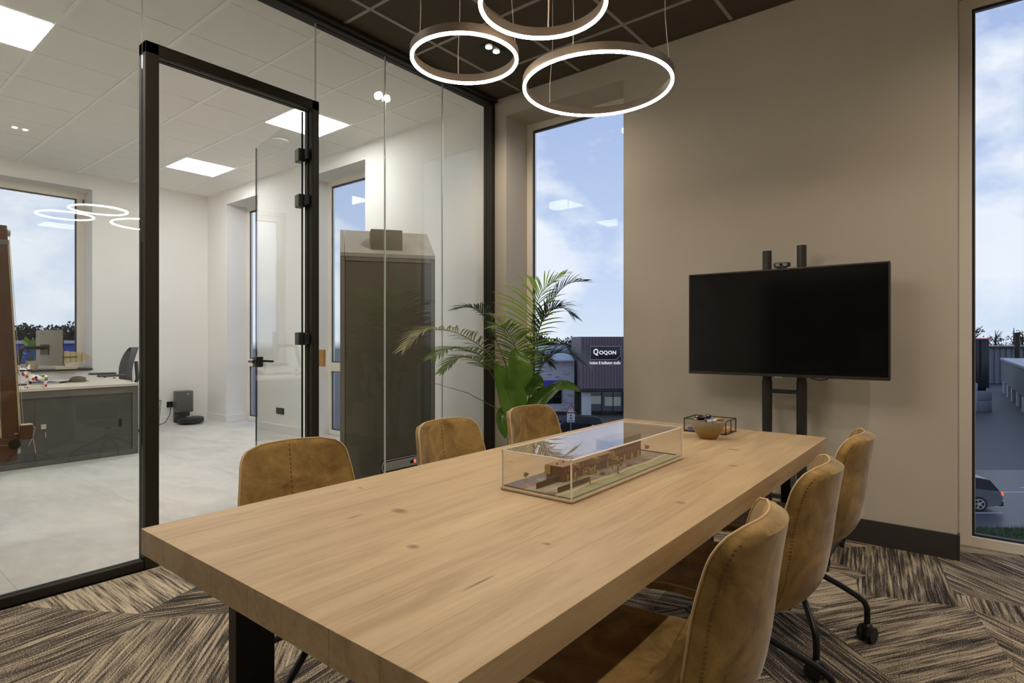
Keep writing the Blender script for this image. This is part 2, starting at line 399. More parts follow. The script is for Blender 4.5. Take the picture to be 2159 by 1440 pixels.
for i in range(7):
    for j in range(6):
        x0 = GX-0.05-0.9*(i+1); y0 = WY+0.3-0.9*(j+1)
        sx = 1.0 if x0 > BX-0.3 else (x0+0.9-(BX-0.3))/0.9
        o = linkmesh('floor_tile', FT, ofloor); o.location = (max(x0, BX-0.3), y0, 0); o.scale = (sx, 1, 1)

# suspended ceilings: slab, tiles, grid
def ceiling(x_lo, x_hi, y_lo, y_hi, xs0, ys0, mt, mg, label, skip):
    c = struct('ceiling', bx((x_lo, y_lo, CH+0.02), (x_hi, y_hi, CH+0.2)), mt, label)
    xs = [xs0+0.6*k for k in range(-20, 20)]; ys = [ys0+0.6*k for k in range(-20, 20)]
    gx = 0.003 if mt is M['tile_white'] else 0.013
    me = bx((gx, 0.013, 0.003), (0.6-gx, 0.587, 0.019), 0.0015).mesh('ceiling_tile', mt, smooth=False)
    for xa in xs:
        for ya in ys:
            xl, xr = max(xa, x_lo), min(xa+0.6, x_hi); yl, yr = max(ya, y_lo), min(ya+0.6, y_hi)
            if xr-xl < 0.04 or yr-yl < 0.04 or yr < 0.3: continue
            if any(abs(xa-a) < 0.1 and abs(ya-b) < 0.1 for a, b in skip): continue
            o = linkmesh('ceiling_tile', me, c); o.location = (xl, yl, CH); o.scale = ((xr-xl)/0.6, (yr-yl)/0.6, 1)
    for xa in xs:
        if x_lo+0.02 < xa < x_hi-0.02: bx((xa-0.012, y_lo, CH-0.001 if gx > 0.01 else CH+0.0065), (xa+0.012, y_hi, CH+0.006 if gx > 0.01 else CH+0.012)).build('ceiling_grid_bar', mg, c, smooth=False)
    for ya in ys:
        if y_lo+0.02 < ya < y_hi-0.02: bx((x_lo, ya-0.012, CH-0.0015), (x_hi, ya+0.012, CH+0.0055)).build('ceiling_grid_bar', mg, c, smooth=False)
    mb = MB(); mb.box((x_lo, y_hi-0.02, CH-0.003), (x_hi, y_hi, CH+0.006)).box((x_lo, y_lo, CH-0.003), (x_lo+0.02, y_hi, CH+0.006)).box((x_hi-0.02, y_lo, CH-0.003), (x_hi, y_hi, CH+0.006))
    mb.build('edge_trim', mg if mt is M['tile_white'] else mt, c, smooth=False)
    return c
PANELS = [(-5.53, 0.565), (-5.53, 2.965), (-7.93, 2.965), (-7.93, 0.565), (-5.53, -1.235)]
ceil_m = ceiling(GX+0.05, RX, SY, WY, -3.09, 1.785, M['tile_dark'], M['grid_grey'], 'dark suspended ceiling of the meeting room', [])
ceil_o = ceiling(BX, GX-0.05, SY, WY, -3.73, 1.765, M['tile_white'], M['grid_white'], 'white suspended ceiling of the office', PANELS)
for i, (px, py) in enumerate(PANELS):
    nm = ['panel nearest the top left corner of the picture', 'panel seen behind the open glass door hinges', 'panel farthest away, near the office back corner', 'panel out of sight over the desk', 'panel out of sight near the office front'][i]
    t = thing('ceiling_light', 'square white LED ceiling '+nm, 'ceiling light', (px+0.3, py+0.3, CH), group='LED panels in the office ceiling')
    bx((px+0.014, py+0.014, CH+0.004), (px+0.586, py+0.586, CH+0.018)).build('lamp_housing', M['white'], t)
    bx((px+0.018, py+0.018, CH-0.001), (px+0.582, py+0.582, CH+0.004)).build('diffuser', M['panel'], t, smooth=False)
t = MB().lathe([(0.0, 0.0), (0.07, -0.002), (0.085, -0.012), (0.09, -0.028), (0.088, -0.034), (0, -0.036)][::-1], (-5.86, 3.33, CH+0.0025)).build('ceiling_speaker', M['white'])
tag(t, 'round white disc on the office ceiling beside the lit panel', 'ceiling speaker')

wall('wall_north', 'X', GX, RX+0.1, WY, WY+0.36, 0, CH+0.2, [W1, W2], M['taupe'], 'taupe window wall of the meeting room')
wall('wall_north_office', 'X', BX-0.36, GX, WY, WY+0.36, 0, CH+0.2, [OW1, OW2], M['white_wall'], 'white window wall of the office')
wall('wall_west', 'Y', SY, WY, BX-0.36, BX, 0, CH+0.2, [BW], M['white_wall'], 'white back wall of the office')
wall('wall_east', 'Y', SY, WY, RX, RX+0.1, 0, CH+0.2, [], M['taupe'], 'taupe wall right of the camera')
wall('wall_south', 'X', GX, RX+0.1, SY-0.1, SY, 0, CH+0.2, [], M['taupe'], 'taupe wall behind the camera')
wall('wall_south_office', 'X', BX-0.36, GX, SY-0.1, SY, 0, CH+0.2, [], M['white_wall'], 'white office wall behind the camera')

def window(name, axis, a0, a1, z0, z1, p, label, fw=0.062, transom=None, dirn=1, mull=None):
    """frame set at depth p..p+0.06; panes and gasket"""
    r = thing(name, label, None); r['kind'] = 'structure'; MW[r.name] = Matrix.Identity(4)
    def B(mb, A0, A1, Z0, Z1, d0, d1, b=0.0):
        d0 *= dirn; d1 *= dirn
        if axis == 'X': mb.box((A0, p+d0, Z0), (A1, p+d1, Z1), b)
        else: mb.box((p+d0, A0, Z0), (p+d1, A1, Z1), b)
    mb = MB(); B(mb, a0, a0+fw, z0, z1, 0, 0.06, 0.004); B(mb, a1-fw, a1, z0, z1, 0, 0.06, 0.004); B(mb, a0+fw-.004, a1-fw+.004, z1-fw, z1, 0, 0.06, 0.004); B(mb, a0+fw-.004, a1-fw+.004, z0, z0+fw, 0, 0.06, 0.004)
    mb.build('frame', M['pvc'], r)
    zs = [(z0+fw, z1-fw)]
    if transom:
        mb = MB(); B(mb, a0+fw-.004, a1-fw+.004, transom, transom+0.11, -0.012, 0.06, 0.004); mb.build('transom', M['pvc'], r); zs = [(z0+fw, transom), (transom+0.11, z1-fw)]
    for (q0, q1) in zs:
        mb = MB(); w_ = 0.012
        B(mb, a0+fw, a0+fw+w_, q0, q1, 0.018, 0.05); B(mb, a1-fw-w_, a1-fw, q0, q1, 0.018, 0.05); B(mb, a0+fw+w_, a1-fw-w_, q1-w_, q1, 0.018, 0.05); B(mb, a0+fw+w_, a1-fw-w_, q0, q0+w_, 0.018, 0.05)
        mb.build('gasket', M['gasket'], r, smooth=False)
        mb = MB(); B(mb, a0+fw+w_, a0+fw+w_+.004, q0+w_, q1-w_, 0.026, 0.046); B(mb, a0+fw+w_+.004, a1-fw-w_, q1-w_-.004, q1-w_, 0.026, 0.046)
        mb.build('spacer', M['alu'], r, smooth=False)
        mb = MB(); B(mb, a0+fw+w_, a1-fw-w_, q0+w_, q1-w_, 0.03, 0.036); mb.build('pane', M['winglass'], r, smooth=False)
    return r
window('window_1', 'X', W1[0], W1[1], W1[2], W1[3], WY+0.3, 'tall meeting room window left of the screen')
window('window_2', 'X', W2[0], W2[1], W2[2], W2[3], WY+0.3, 'tall floor-length window at the right edge')
window('window_3', 'X', OW1[0], OW1[1], OW1[2], OW1[3], WY+0.3, 'narrow floor-length office window in the far corner', transom=0.80)
window('window_4', 'X', OW2[0], OW2[1], OW2[2], OW2[3], WY+0.3, 'office window above the grey booth', transom=0.80)
wn = window('window_5', 'Y', BW[0], BW[1], BW[2], BW[3], BX-0.3, 'office window behind the desk', dirn=-1, fw=0.09)
bx((BX-0.296, BW[1]-0.012, 3.02), (BX-0.278, BW[1]-0.03, 3.08), 0.003).build('hinge', M['greypl'], wn)
s = struct('trim_1', bx((BX-0.3, BW[0]-0.03, 0.80), (BX+0.03, BW[1]+0.0, 0.822), 0.003), M['darksteel'], 'dark window sill behind the office desk')

# skirting boards
def skirting(name, mb, mat, label): struct(name, mb, mat, label)
mb = MB(); mb.box((W1[1]-0.0, WY-0.014, 0), (W2[0], WY, 0.14), 0.002).box((W1[0]+0.0-0.13, WY-0.014, 0), (W1[0], WY, 0.14), 0.002)
mb.box((W2[0], WY-0.014, 0.0), (W2[0]+0.012, WY+0.04, 0.14), 0.002)
skirting('baseboard_north', mb, M['black_trim'], 'black skirting under the screen wall')
mb = MB(); mb.box((BX, SY, 0), (BX+0.014, WY, 0.10), 0.003); skirting('baseboard_west', mb, M['white_trim'], 'white skirting along the office back wall')
mb = MB(); mb.box((BX+0.014, WY-0.014, 0), (OW1[0], WY, 0.10), 0.003).box((OW1[1], WY-0.014, 0), (OW2[0], WY, 0.10), 0.003).box((OW2[1], WY-0.014, 0), (GX-0.06, WY, 0.10), 0.003)
mb.box((OW1[0], WY-0.014, 0), (OW1[0]+0.014, WY+0.3, 0.10), 0.003)
skirting('baseboard_north_office', mb, M['white_trim'], 'white skirting along the office window wall')

# ------------------------------------------------------------------ glass partition (a wall of the setting)
wl = thing('wall_glass', 'frameless glass wall between meeting room and office', None); wl['kind'] = 'structure'
D0, D1, DT = 1.178, 2.207, 2.775
SE = [2.79, 3.385]
def fr(y0, y1, z0, z1, x0=GX-0.05, x1=GX+0.05, b=0.003): return bx((x0, y0, z0), (x1, y1, z1), b)
fr(SY, WY-0.045, CH-0.05, CH-0.001).build('top_rail', M['bronze'], wl)
bx((GX+0.05, SY, CH-0.032), (GX+0.085, WY, CH-0.003), 0.006).build('ceiling_trim', M['bronze'], wl)
mb = MB(); mb.box((GX-0.03, SY, 0), (GX+0.03, D0, 0.045), 0.003).box((GX-0.03, D1, 0), (GX+0.03, WY-0.045, 0.045), 0.003); mb.build('bottom_rail', M['bronze'], wl)
fr(WY-0.045, WY, 0, CH-0.001).build('end_post', M['bronze'], wl)
def pane(y0, y1, z0, z1): bx((GX-0.006, y0, z0), (GX+0.006, y1, z1)).build('glass_pane', M['glass'], wl, smooth=False)
pane(SY+0.01, 0.18, 0.045, CH-0.05); pane(0.186, D0, 0.045, CH-0.05); pane(D0+0.003, D1-0.003, DT, CH-0.05)
pane(D1, SE[0]-0.004, 0.045, CH-0.05); pane(SE[0]+0.004, SE[1]-0.003, 0.045, CH-0.05); pane(SE[1]+0.003, WY-0.045, 0.045, CH-0.05)
for y, z0, m_, w_ in ((0.183, 0.045, 'jointw', 0.0015), (D0+0.0, DT, 'jointw', 0.0018), (D1, DT, 'jointw', 0.0018), (SE[0], 0.045, 'jointw', 0.003), (SE[1], 0.045, 'jointw', 0.0022)):
    bx((GX-0.0065, y-w_, z0), (GX+0.0065, y+w_, CH-0.05)).build('glass_joint', M[m_], wl, smooth=False)

dr = thing('door_1', 'open glass door with dark frame between meeting room and office', None); dr['kind'] = 'structure'
mb = MB()
for xa, xb in ((GX+0.008, GX+0.045), (GX-0.045, GX-0.008)):
    mb.box((xa, D0, 0), (xb, D0+0.066, DT), 0.003); mb.box((xa, D1-0.052, 0), (xb, D1, DT), 0.003); mb.box((xa, D0, DT-0.062), (xb, D1, DT), 0.003)
mb.box((GX-0.02, D0+0.004, 0), (GX+0.02, D0+0.05, DT-0.004)).box((GX-0.02, D1-0.045, 0), (GX+0.02, D1-0.004, DT-0.004)).box((GX-0.02, D0+0.01, DT-0.05), (GX+0.02, D1-0.01, DT-0.004))
mb.build('door_frame', M['bronze'], dr)
bx((GX-0.02, D0+0.05, 0.0), (GX+0.02, D0+0.056, DT-0.05)).build('seal', M['white_trim'], dr, smooth=False)
bx((GX-0.02, D0+0.05, DT-0.056), (GX+0.02, D1-0.045, DT-0.050)).build('seal', M['white_trim'], dr, smooth=False)
# leaf swung into the office
HX, HY = GX-0.02, D1-0.085; EX, EY = -4.405, 2.305
LR = math.atan2(EY-HY, EX-HX); LL = math.hypot(EX-HX, EY-HY)
LM = Matrix.Translation((HX, HY, 0)) @ Matrix.Rotation(LR, 4, 'Z')
leaf = MB().box((0.0, -0.005, 0.008), (LL, 0.005, 2.70), 0, LM).build('glass_leaf', M['glass'], dr, smooth=False)
MB().box((-0.0045, -0.006, 0.008), (0.0, 0.006, 2.70), 0, LM).box((LL, -0.005, 0.008), (LL+0.0012, 0.005, 2.70), 0, LM).build('glass_edge', M['joint_dark'], dr, smooth=False)
for hz in (2.42, 2.12, 1.21):
    hb = MB().box((0.002, -0.022, hz-0.042), (0.075, 0.022, hz+0.042), 0.004, LM)
    hb.build('hinge', M['darksteel'], dr)
    MB().cyl(LM @ Vector((-0.012, -0.022, hz-0.035)), LM @ Vector((-0.012, -0.022, hz+0.035)), 0.012).box((-0.05, -0.032, hz-0.035), (0.004, -0.012, hz+0.035), 0.003, LM).build('hinge_knuckle', M['black'], dr)
lk = MB().box((LL-0.085, -0.028, 0.99), (LL-0.004, 0.028, 1.07), 0.004, LM).build('lock_case', M['darksteel'], dr)
for sgn in (-1, 1):
    MB().tube([LM @ Vector(q) for q in ((LL-0.045, sgn*0.028, 1.035), (LL-0.045, sgn*0.062, 1.035), (LL-0.055, sgn*0.068, 1.035), (LL-0.17, sgn*0.07, 1.035))], 0.0095, 10).build('door_handle', M['black'], dr)
MB().cyl(LM @ Vector((LL-0.05, -0.03, 1.01)), LM @ Vector((LL-0.05, -0.052, 1.01)), 0.004).box((LL-0.054, -0.054, 0.965), (LL-0.047, -0.051, 1.01), 0, LM).build('key', M['alu'], dr)

# ------------------------------------------------------------------ pendant rings
RING_Z = 2.235
rings = [('smaller ring lamp hanging at the left', -1.46, 1.55, 0.198, 2.226, (258, 22, 140)), ('ring lamp hanging highest in the picture, cut by its top edge', -1.03, 1.44, 0.198, 2.222, (121, 241, 1)), ('largest ring lamp, lowest and nearest the screen wall', -1.18, 2.02, 0.298, 2.210, (283, 5, 165))]
for lb, cx, cy, R, RING_Z, angs in rings:
    t = thing('ring_pendant_lamp', lb, 'pendant lamp', (cx, cy, RING_Z), group='glowing ring pendants over the table')
    MB().lathe_open([(R-0.001, 0.004), (R-0.001, 0.034), (R-0.0145, 0.034), (R-0.0145, 0.004)], (cx, cy, RING_Z), 96).build('ring_body', M['ringbody'], t)
    MB().lathe_open([(R-0.002, 0.0), (R-0.002, 0.004), (R-0.0135, 0.004), (R-0.0135, 0.0), (R-0.011, -0.004), (R-0.0045, -0.004)], (cx, cy, RING_Z), 96).build('ring_diffuser', M['ringlight'], t)
    for i, a in enumerate(angs):
        a = radians(a); x, y = cx+(R-0.009)*cos(a), cy+(R-0.009)*sin(a)
        pts = []
        for j in range(15):
            q = j/14; z_ = RING_Z+0.036+q*(CH-RING_Z-0.036)
            pts.append((x+(cx-x)*0.18*q+0.003*sin(q*19+i*2), y+(cy-y)*0.18*q+0.003*cos(q*15+i), z_))
        MB().tube(pts, 0.0011, 5).build('suspension_cable', M['cord'], t)
    if R < 0.25 and cx > -1.2:
        pts = [(cx-(R-0.009)*0.52+0.006*sin(j*0.9), cy+(R-0.009)*0.86+0.005*cos(j*1.1), RING_Z+0.036+j*0.08) for j in range(14)]
        MB().tube(pts, 0.0022, 6).build('power_cord', M['cord'], t)
    MB().lathe([(0.0, 0), (0.05, 0), (0.05, -0.02), (0, -0.02)][::-1], (cx, cy, CH+0.0)).build('ceiling_rose', M['black'], t)

# twin downlight in the dark ceiling and unseen spots added to brighten the room
def downlight(px, py, label, lit=True):
    t = thing('twin_downlight', label, 'ceiling spot', (px, py, CH), group='twin spots in the dark ceiling')
    bx((px-0.05, py-0.09, CH-0.004), (px+0.05, py+0.09, CH+0.004), 0.002).build('trim_plate', M['black'], t)
    for dy in (-0.042, 0.042):
        MB().lathe([(0.0, -0.008), (0.024, -0.008), (0.024, -0.004), (0.0, -0.004)], (px, py+dy, CH), 16).build('spot_lens', M['spot'], t, smooth=False)
    for dy in (-0.042, 0.042):
        ld = bpy.data.lights.new('spot_beam', 'SPOT'); ld.energy = SPOT_W; ld.spot_size = radians(150); ld.spot_blend = 0.9; ld.color = (1.0, 0.85, 0.68); ld.shadow_soft_size = 0.03
        lo = bpy.data.objects.new('spot_beam', ld); COL.objects.link(lo); lo.parent = t; lo.location = (0, dy, -0.03)
    return t
downlight(-2.803, 3.278, 'twin recessed spot glowing in the dark ceiling inside the left ring')
for px, py, lb in ((0.75, 2.9, 'over the carpet by the right window'), (0.75, 1.5, 'right of the table'), (-1.8, -0.6, 'behind the camera at its left, added to brighten the walls'), (-2.8, 0.6, 'near the glass wall, added to brighten the walls')):  # right pair follows the bright carpet, left pair added to lift the walls
    downlight(px, py, 'unseen twin recessed spot in the dark ceiling '+lb)

# ------------------------------------------------------------------ table
tb = thing('meeting_table', 'long thick oak meeting table on black steel legs', 'table', (-1.015, 1.708, 0))
TX0, TX1, TY0, TY1 = -1.512, -0.518, 0.515, 2.90
wd = [0.13, 0.105, 0.12, 0.14, 0.115, 0.135, 0.12, 0.129]; sc_ = (TX1-TX0)/sum(wd); x = TX0
for q in wd:
    q *= sc_
    bx((x+0.00008, TY0, 0.712), (x+q-0.00008, TY1, 0.77), 0.0005).build('plank', M['oak'], tb, smooth=False); x += q
for y in (0.685, 2.79):
    for xa in (-1.445, -0.685): bx((xa, y, 0.02), (xa+0.04, y+0.10, 0.706), 0.002).build('leg', M['black'], tb)
    bx((-1.445, y, 0.0), (-0.645, y+0.10, 0.02), 0.002).build('foot_bar', M['black'], tb)
    bx((-1.445, y, 0.700), (-0.645, y+0.10, 0.712), 0.001).build('mounting_plate', M['black'], tb)

# ------------------------------------------------------------------ chairs
def crom(P, t):
    n = len(P)-1; i = min(int(t*n), n-1); u = t*n-i
    p0, p1, p2, p3 = P[max(i-1, 0)], P[i], P[i+1], P[min(i+2, n)]
    return tuple(0.5*((2*b)+(-a+c)*u+(2*a-5*b+4*c-d)*u*u+(-a+3*b-3*c+d)*u**3) for a, b, c, d in zip(p0, p1, p2, p3))
# local frame: sitter faces +x. profile: x, z, half width, forward wrap, upward wrap
PROF = [(0.235, 0.432, 0.205, 0, 0.00), (0.215, 0.460, 0.218, 0, 0.004), (0.13, 0.470, 0.232, 0, 0.010), (0.02, 0.462, 0.238, 0.0, 0.018), (-0.09, 0.455, 0.240, 0.01, 0.028),
        (-0.165, 0.470, 0.240, 0.030, 0.030), (-0.212, 0.520, 0.236, 0.055, 0.015), (-0.232, 0.60, 0.230, 0.062, 0.0), (-0.245, 0.70, 0.220, 0.062, -0.002), (-0.256, 0.78, 0.208, 0.056, -0.004), (-0.268, 0.855, 0.198, 0.046, -0.006)]
TSPLIT = 0.50
def shell_rows(t0, t1, n, thick=0.036, ns=22):
    """returns vertex grid front/back, rounded at the free ends"""
    rows = []
    for i in range(n+1):
        t = t0+(t1-t0)*i/n
        x, z, w_, fw_, uw = crom(PROF, t); w_ *= 0.93; wfull = w_
        e = 1e-3; a = crom(PROF, max(t-e, 0)); b = crom(PROF, min(t+e, 1)); tx, tz = b[0]-a[0], b[1]-a[1]; L = math.hypot(tx, tz); tx /= L; tz /= L
        nx, nz = -tz, tx                      # points to the back / underside
        if nx*0-nz*1 > 0 and t < 0.3: pass
        # rounded corners at the free ends
        dtop = (1-t)*0.95; dfr = t*0.95; rr = 0.075
        for d_ in (dtop, dfr):
            if d_ < rr: w_ -= rr-math.sqrt(max(0, rr*rr-(rr-d_)**2))
        rows.append((x, z, w_, fw_, uw, nx, nz, t, wfull))
    return rows
def shell(t0, t1, n):
    ns = 24; rows = shell_rows(t0, t1, n); mb = MB(); F = []; Bk = []
    for (x, z, w_, fw_, uw, nx, nz, t, wfull) in rows:
        rf = []; rb = []
        for j in range(ns+1):
            s_ = -1+2*j/ns; y = w_*sin(s_*pi/2)
            qa = abs(y)/wfull; q = abs(sin(s_*pi/2)); px = x+fw_*1.15*qa**1.9; pz = z+uw*qa**2.2
            th = 0.018+0.022*math.sqrt(max(0, 1-q**6))
            endf = min(1, min(t, 1-t)/0.022); th = 0.018+(th-0.018)*(math.sqrt(max(0.0, 1-(1-endf)**2)) if endf < 1 else 1)
            # direction of thickness: opposite of the sitter's side
            sgx, sgz = (nx, nz) if (nx <= 0 and t > 0.35) or (nz < 0 and t <= 0.35) else (-nx, -nz)
            pad = 0.006*(1-q**4)*endf
            rf.append((px-sgx*pad, y, pz-sgz*pad)); rb.append((px+sgx*th, y*(1-0.02), pz+sgz*th))
        F.append(rf); Bk.append(rb)
    m_ = ns+1; vs = [p for r in F for p in r]+[p for r in Bk for p in r]; off = len(F)*m_; fs = []
    for i in range(len(F)-1):
        for j in range(ns):
            a = i*m_+j; fs.append((a, a+1, a+m_+1, a+m_)); fs.append((off+a, off+a+m_, off+a+m_+1, off+a+1))
        fs.append((i*m_, (i+1)*m_, off+(i+1)*m_, off+i*m_)); fs.append((i*m_+ns, off+i*m_+ns, off+(i+1)*m_+ns, (i+1)*m_+ns))
    for i in (0, len(F)-1):
        for j in range(ns):
            a = i*m_+j; fs.append((a, a+1, off+a+1, off+a) if i else (a, off+a, off+a+1, a+1))
    mb.add(vs, fs)
    edge_l = [F[i][0] for i in range(len(F))]; edge_r = [F[i][ns] for i in range(len(F))]
    return mb, F, edge_l, edge_r, Bk
def make_chair(label):
    t = thing('swivel_chair', label, 'chair', group='tan suede chairs round the oak table', local=True)
    mb, F, l, r, Bk = shell(0.0, TSPLIT, 22); st = mb.build('seat', M['suede'], t, ang=60)
    mb, F2, l2, r2, Bk2 = shell(TSPLIT+0.004, 1.0, 26); bk = mb.build('backrest', M['suede'], t, ang=60)
    # seam round back and sides, its pale colour standing for back-lit rims
    top = F2[-1]; path = l2+top[1:-1]+r2[::-1]
    MB().tube(path, 0.0028, 6).build('backlit_piping', M['backlit_piping'], bk)
    MB().tube(l[::-1]+F[0][1:-1]+r, 0.0028, 6).build('backlit_piping', M['backlit_piping'], st)
    # stitches: centre line on the front, and both sides of the back
    mb = MB()
    for i in range(2, 25):
        c = Vector(F2[i][12]); d = (Vector(F2[i+1][12])-c).normalized(); mb.tube([c+d*0.0, c+d*0.009], 0.0016, 4)
        for j, bkk in ((2, Bk2), (22, Bk2)):
            p = Vector(bkk[i][j]); q = Vector(bkk[i][j+(1 if j < 12 else -1)]); e = (q-p).normalized()
            for s_ in (0, 0.5):
                pp = p.lerp(Vector(bkk[min(i+1, 26)][j]), s_); mb.tube([pp-e*0.0028, pp+e*0.0028], 0.0011, 4)
    sti = mb.build('stitching', M['stitch'], bk); sti['kind'] = 'stuff'
    MB().box((-0.09, -0.09, 0.400), (0.09, 0.09, 0.425), 0.004).build('seat_plate', M['black'], t)
    MB().cyl((0, 0, 0.30), (0, 0, 0.402), 0.024).cyl((0, 0, 0.27), (0, 0, 0.33), 0.036).build('column', M['black'], t)
    for k in range(4):
        a = radians(28+90*k); ca, sa = cos(a), sin(a)
        pts = [(0.02*ca, 0.02*sa, 0.30)]+[(q*ca, q*sa, zz) for q, zz in ((0.10, 0.272), (0.20, 0.218), (0.265, 0.178), (0.292, 0.155), (0.302, 0.13), (0.303, 0.10), (0.303, 0.075))]
        lg = MB().tube(pts, 0.0115, 12).build('leg', M['black'], t)
        cs = MB()
        ax = Vector((-sin(a+0.7), cos(a+0.7), 0)); c = Vector((0.303*ca, 0.303*sa, 0.031))
        cs.cyl(c+ax*0.009, c+ax*0.027, 0.031, n=20).cyl(c-ax*0.027, c-ax*0.009, 0.031, n=20)
        cs.build('caster_wheel', M['blackpl'], lg)
        MB().cyl(c-ax*0.010, c+ax*0.010, 0.024, n=16).sphere(c+Vector((0, 0, 0.022)), 0.024, 12, 8, (1, 1, .9)).build('caster_housing', M['black'], lg)
    return t
ch = make_chair('tan suede chair nearest the camera on the window side, back to the camera, right front')
ch.location = (-0.60, 1.23, 0); ch.rotation_euler = (0, 0, radians(180+5))
ch['label'] = 'tan suede chair seen from behind at the right, nearest the camera'
dup(ch, (-0.60, 1.87, 0), radians(180+4), 'tan suede chair seen from behind at the right, middle of that row')
dup(ch, (-0.60, 2.55, 0), radians(180+3), 'tan suede chair seen from behind at the right, farthest, by the screen wall')
dup(ch, (-1.62, 1.08, 0), radians(-5), 'tan suede chair facing us on the glass side of the table, nearest the camera')
dup(ch, (-1.58, 1.81, 0), radians(2), 'tan suede chair facing us on the glass side of the table, the middle one')
dup(ch, (-1.60, 2.43, 0), radians(-2), 'tan suede chair facing us on the glass side, in front of the palm')

# ------------------------------------------------------------------ display case with model
CX0, CX1, CY0, CY1, CZ = -1.085, -0.838, 1.303, 2.055, 0.770
dc = thing('display_case', 'clear acrylic display case with pale plinth on the oak table', 'display case', ((CX0+CX1)/2, (CY0+CY1)/2, CZ))
bx((CX0, CY0, CZ), (CX1, CY1, CZ+0.010), 0.003).build('plinth', M['palewood'], dc)
g0, g1 = CZ+0.010, CZ+0.113; e = 0.004
for lo, hi in (((CX0+.003, CY0+.003, g0), (CX0+.006, CY1-.003, g1)), ((CX1-.006, CY0+.003, g0), (CX1-.003, CY1-.003, g1)), ((CX0+.006, CY0+.003, g0), (CX1-.006, CY0+.006, g1)), ((CX0+.006, CY1-.006, g0), (CX1-.006, CY1-.003, g1)), ((CX0+.003, CY0+.003, g1), (CX1-.003, CY1-.003, g1+.003))):
    bx(lo, hi).build('acrylic_panel', M['acrylic'], dc, smooth=False)
mb = MB(); h_ = 0.0018
for x in (CX0+.0045, CX1-.0045):
    for y in (CY0+.0045, CY1-.0045): mb.box((x-h_, y-h_, g0), (x+h_, y+h_, g1+.003))
    mb.box((x-h_, CY0+.003, g1), (x+h_, CY1-.003, g1+.0034))
for y in (CY0+.0045, CY1-.0045): mb.box((CX0+.003, y-h_, g1), (CX1-.003, y+h_, g1+.0034))
mb.build('acrylic_edge', M['acryledge'], dc, smooth=False)

am = thing('architectural_model', 'small brown architectural model of a long building inside the clear case', 'scale model', ((CX0+CX1)/2, (CY0+CY1)/2, g0))
MZ = g0+0.004
m, T, b, o = newmat('model_ground'); g = T.add('ShaderNodeNewGeometry').outputs['Position']
sp = T.add('ShaderNodeSeparateXYZ', inp={0: g}); wob = T.math('MULTIPLY', T.math('SINE', T.math('MULTIPLY', sp.outputs[1], 26.0)), 0.004)
xx = T.math('ADD', sp.outputs[0], wob)
c = T.ramp(T.math('MULTIPLY', T.math('ADD', xx, 1.085), 4.05, clamp=True), [(0.0, srgb(112, 104, 112)), (0.24, srgb(112, 104, 112)), (0.27, srgb(140, 98, 98)), (0.33, srgb(140, 98, 98)), (0.35, srgb(150, 150, 134)), (0.60, srgb(136, 120, 104)), (0.74, srgb(106, 96, 96)), (0.80, srgb(196, 182, 140)), (0.82, srgb(134, 136, 96)), (1.0, srgb(150, 150, 122))])
nz = T.ramp(T.noise(g, 22, 2), [(0.56, (0, 0, 0)), (0.60, (1, 1, 1))])
setin(T, b, 'Base Color', T.mix(T.math('MULTIPLY', nz, 0.5), c, srgb(160, 160, 128))); b.inputs['Roughness'].default_value = 0.8; M['mground'] = m
b_ = M['mground'].node_tree.nodes
M['mbrick'] = plain('model_brick', srgb(112, 72, 52), 0.8, var=0.15, vs=200); M['mroof'] = plain('model_roof', srgb(140, 112, 92), 0.8); M['mgold'] = plain('model_gold', srgb(186, 150, 70), 0.6)
M['mwin'] = plain('model_window', srgb(150, 112, 84), 0.6); M['mtree'] = plain('model_tree', srgb(150, 122, 74), 0.95, var=0.3, vs=300); M['mwall'] = plain('model_wall', srgb(76, 58, 32), 0.8)
bx((CX0+.008, CY0+.008, g0), (CX1-.008, CY1-.008, MZ), 0.001).build('base_board', M['mground'], am)
wing = bx((-1.018, 1.44, MZ), (-0.958, 1.74, MZ+0.043), 0.0006).build('low_wing', M['mbrick'], am)
tall = bx((-1.02, 1.74, MZ), (-0.958, 1.955, MZ+0.078), 0.0006).build('tall_wing', M['mbrick'], am)
bx((-1.020, 1.438, MZ+0.043), (-0.956, 1.742, MZ+0.0455), 0.0004).build('flat_roof', M['mroof'], am)
bx((-1.022, 1.738, MZ+0.078), (-0.956, 1.957, MZ+0.0805), 0.0004).build('flat_roof', M['mroof'], am)
bx((-1.021, 1.436, MZ+0.018), (-1.0, 1.443, MZ+0.042), 0.0004).build('gold_bay', M['mgold'], am)
for y in [1.452+0.0165*i for i in range(17)]:
    for z_ in (0.026,):
        bx((-0.959, y, MZ+z_), (-0.957, y+0.006, MZ+z_+0.012)).build('model_window', M['mwin'], wing, smooth=False)
for y in [1.75+0.016*i for i in range(13)]:
    for z_ in (0.032, 0.056): bx((-0.959, y, MZ+z_), (-0.957, y+0.006, MZ+z_+0.013)).build('model_window', M['mwin'], tall, smooth=False)
for y in (1.46, 1.50, 1.55, 1.62, 1.70): bx((-0.959, y, MZ+0.001), (-0.9565, y+0.012, MZ+0.018)).build('model_door', M['mgold'], wing, smooth=False)
for y in (1.765, 1.82, 1.875, 1.925): bx((-0.959, y, MZ+0.001), (-0.9565, y+0.014, MZ+0.021)).build('model_door', M['mgold'], tall, smooth=False)
for y in (1.46, 1.50, 1.56, 1.62, 1.69): MB().lathe([(0.003, 0), (0.003, 0.003), (0, 0.003)], (-0.985-0.01*(y*10 % 2), y, MZ+0.0455), 8).build('roof_vent', M['mwall'], am)
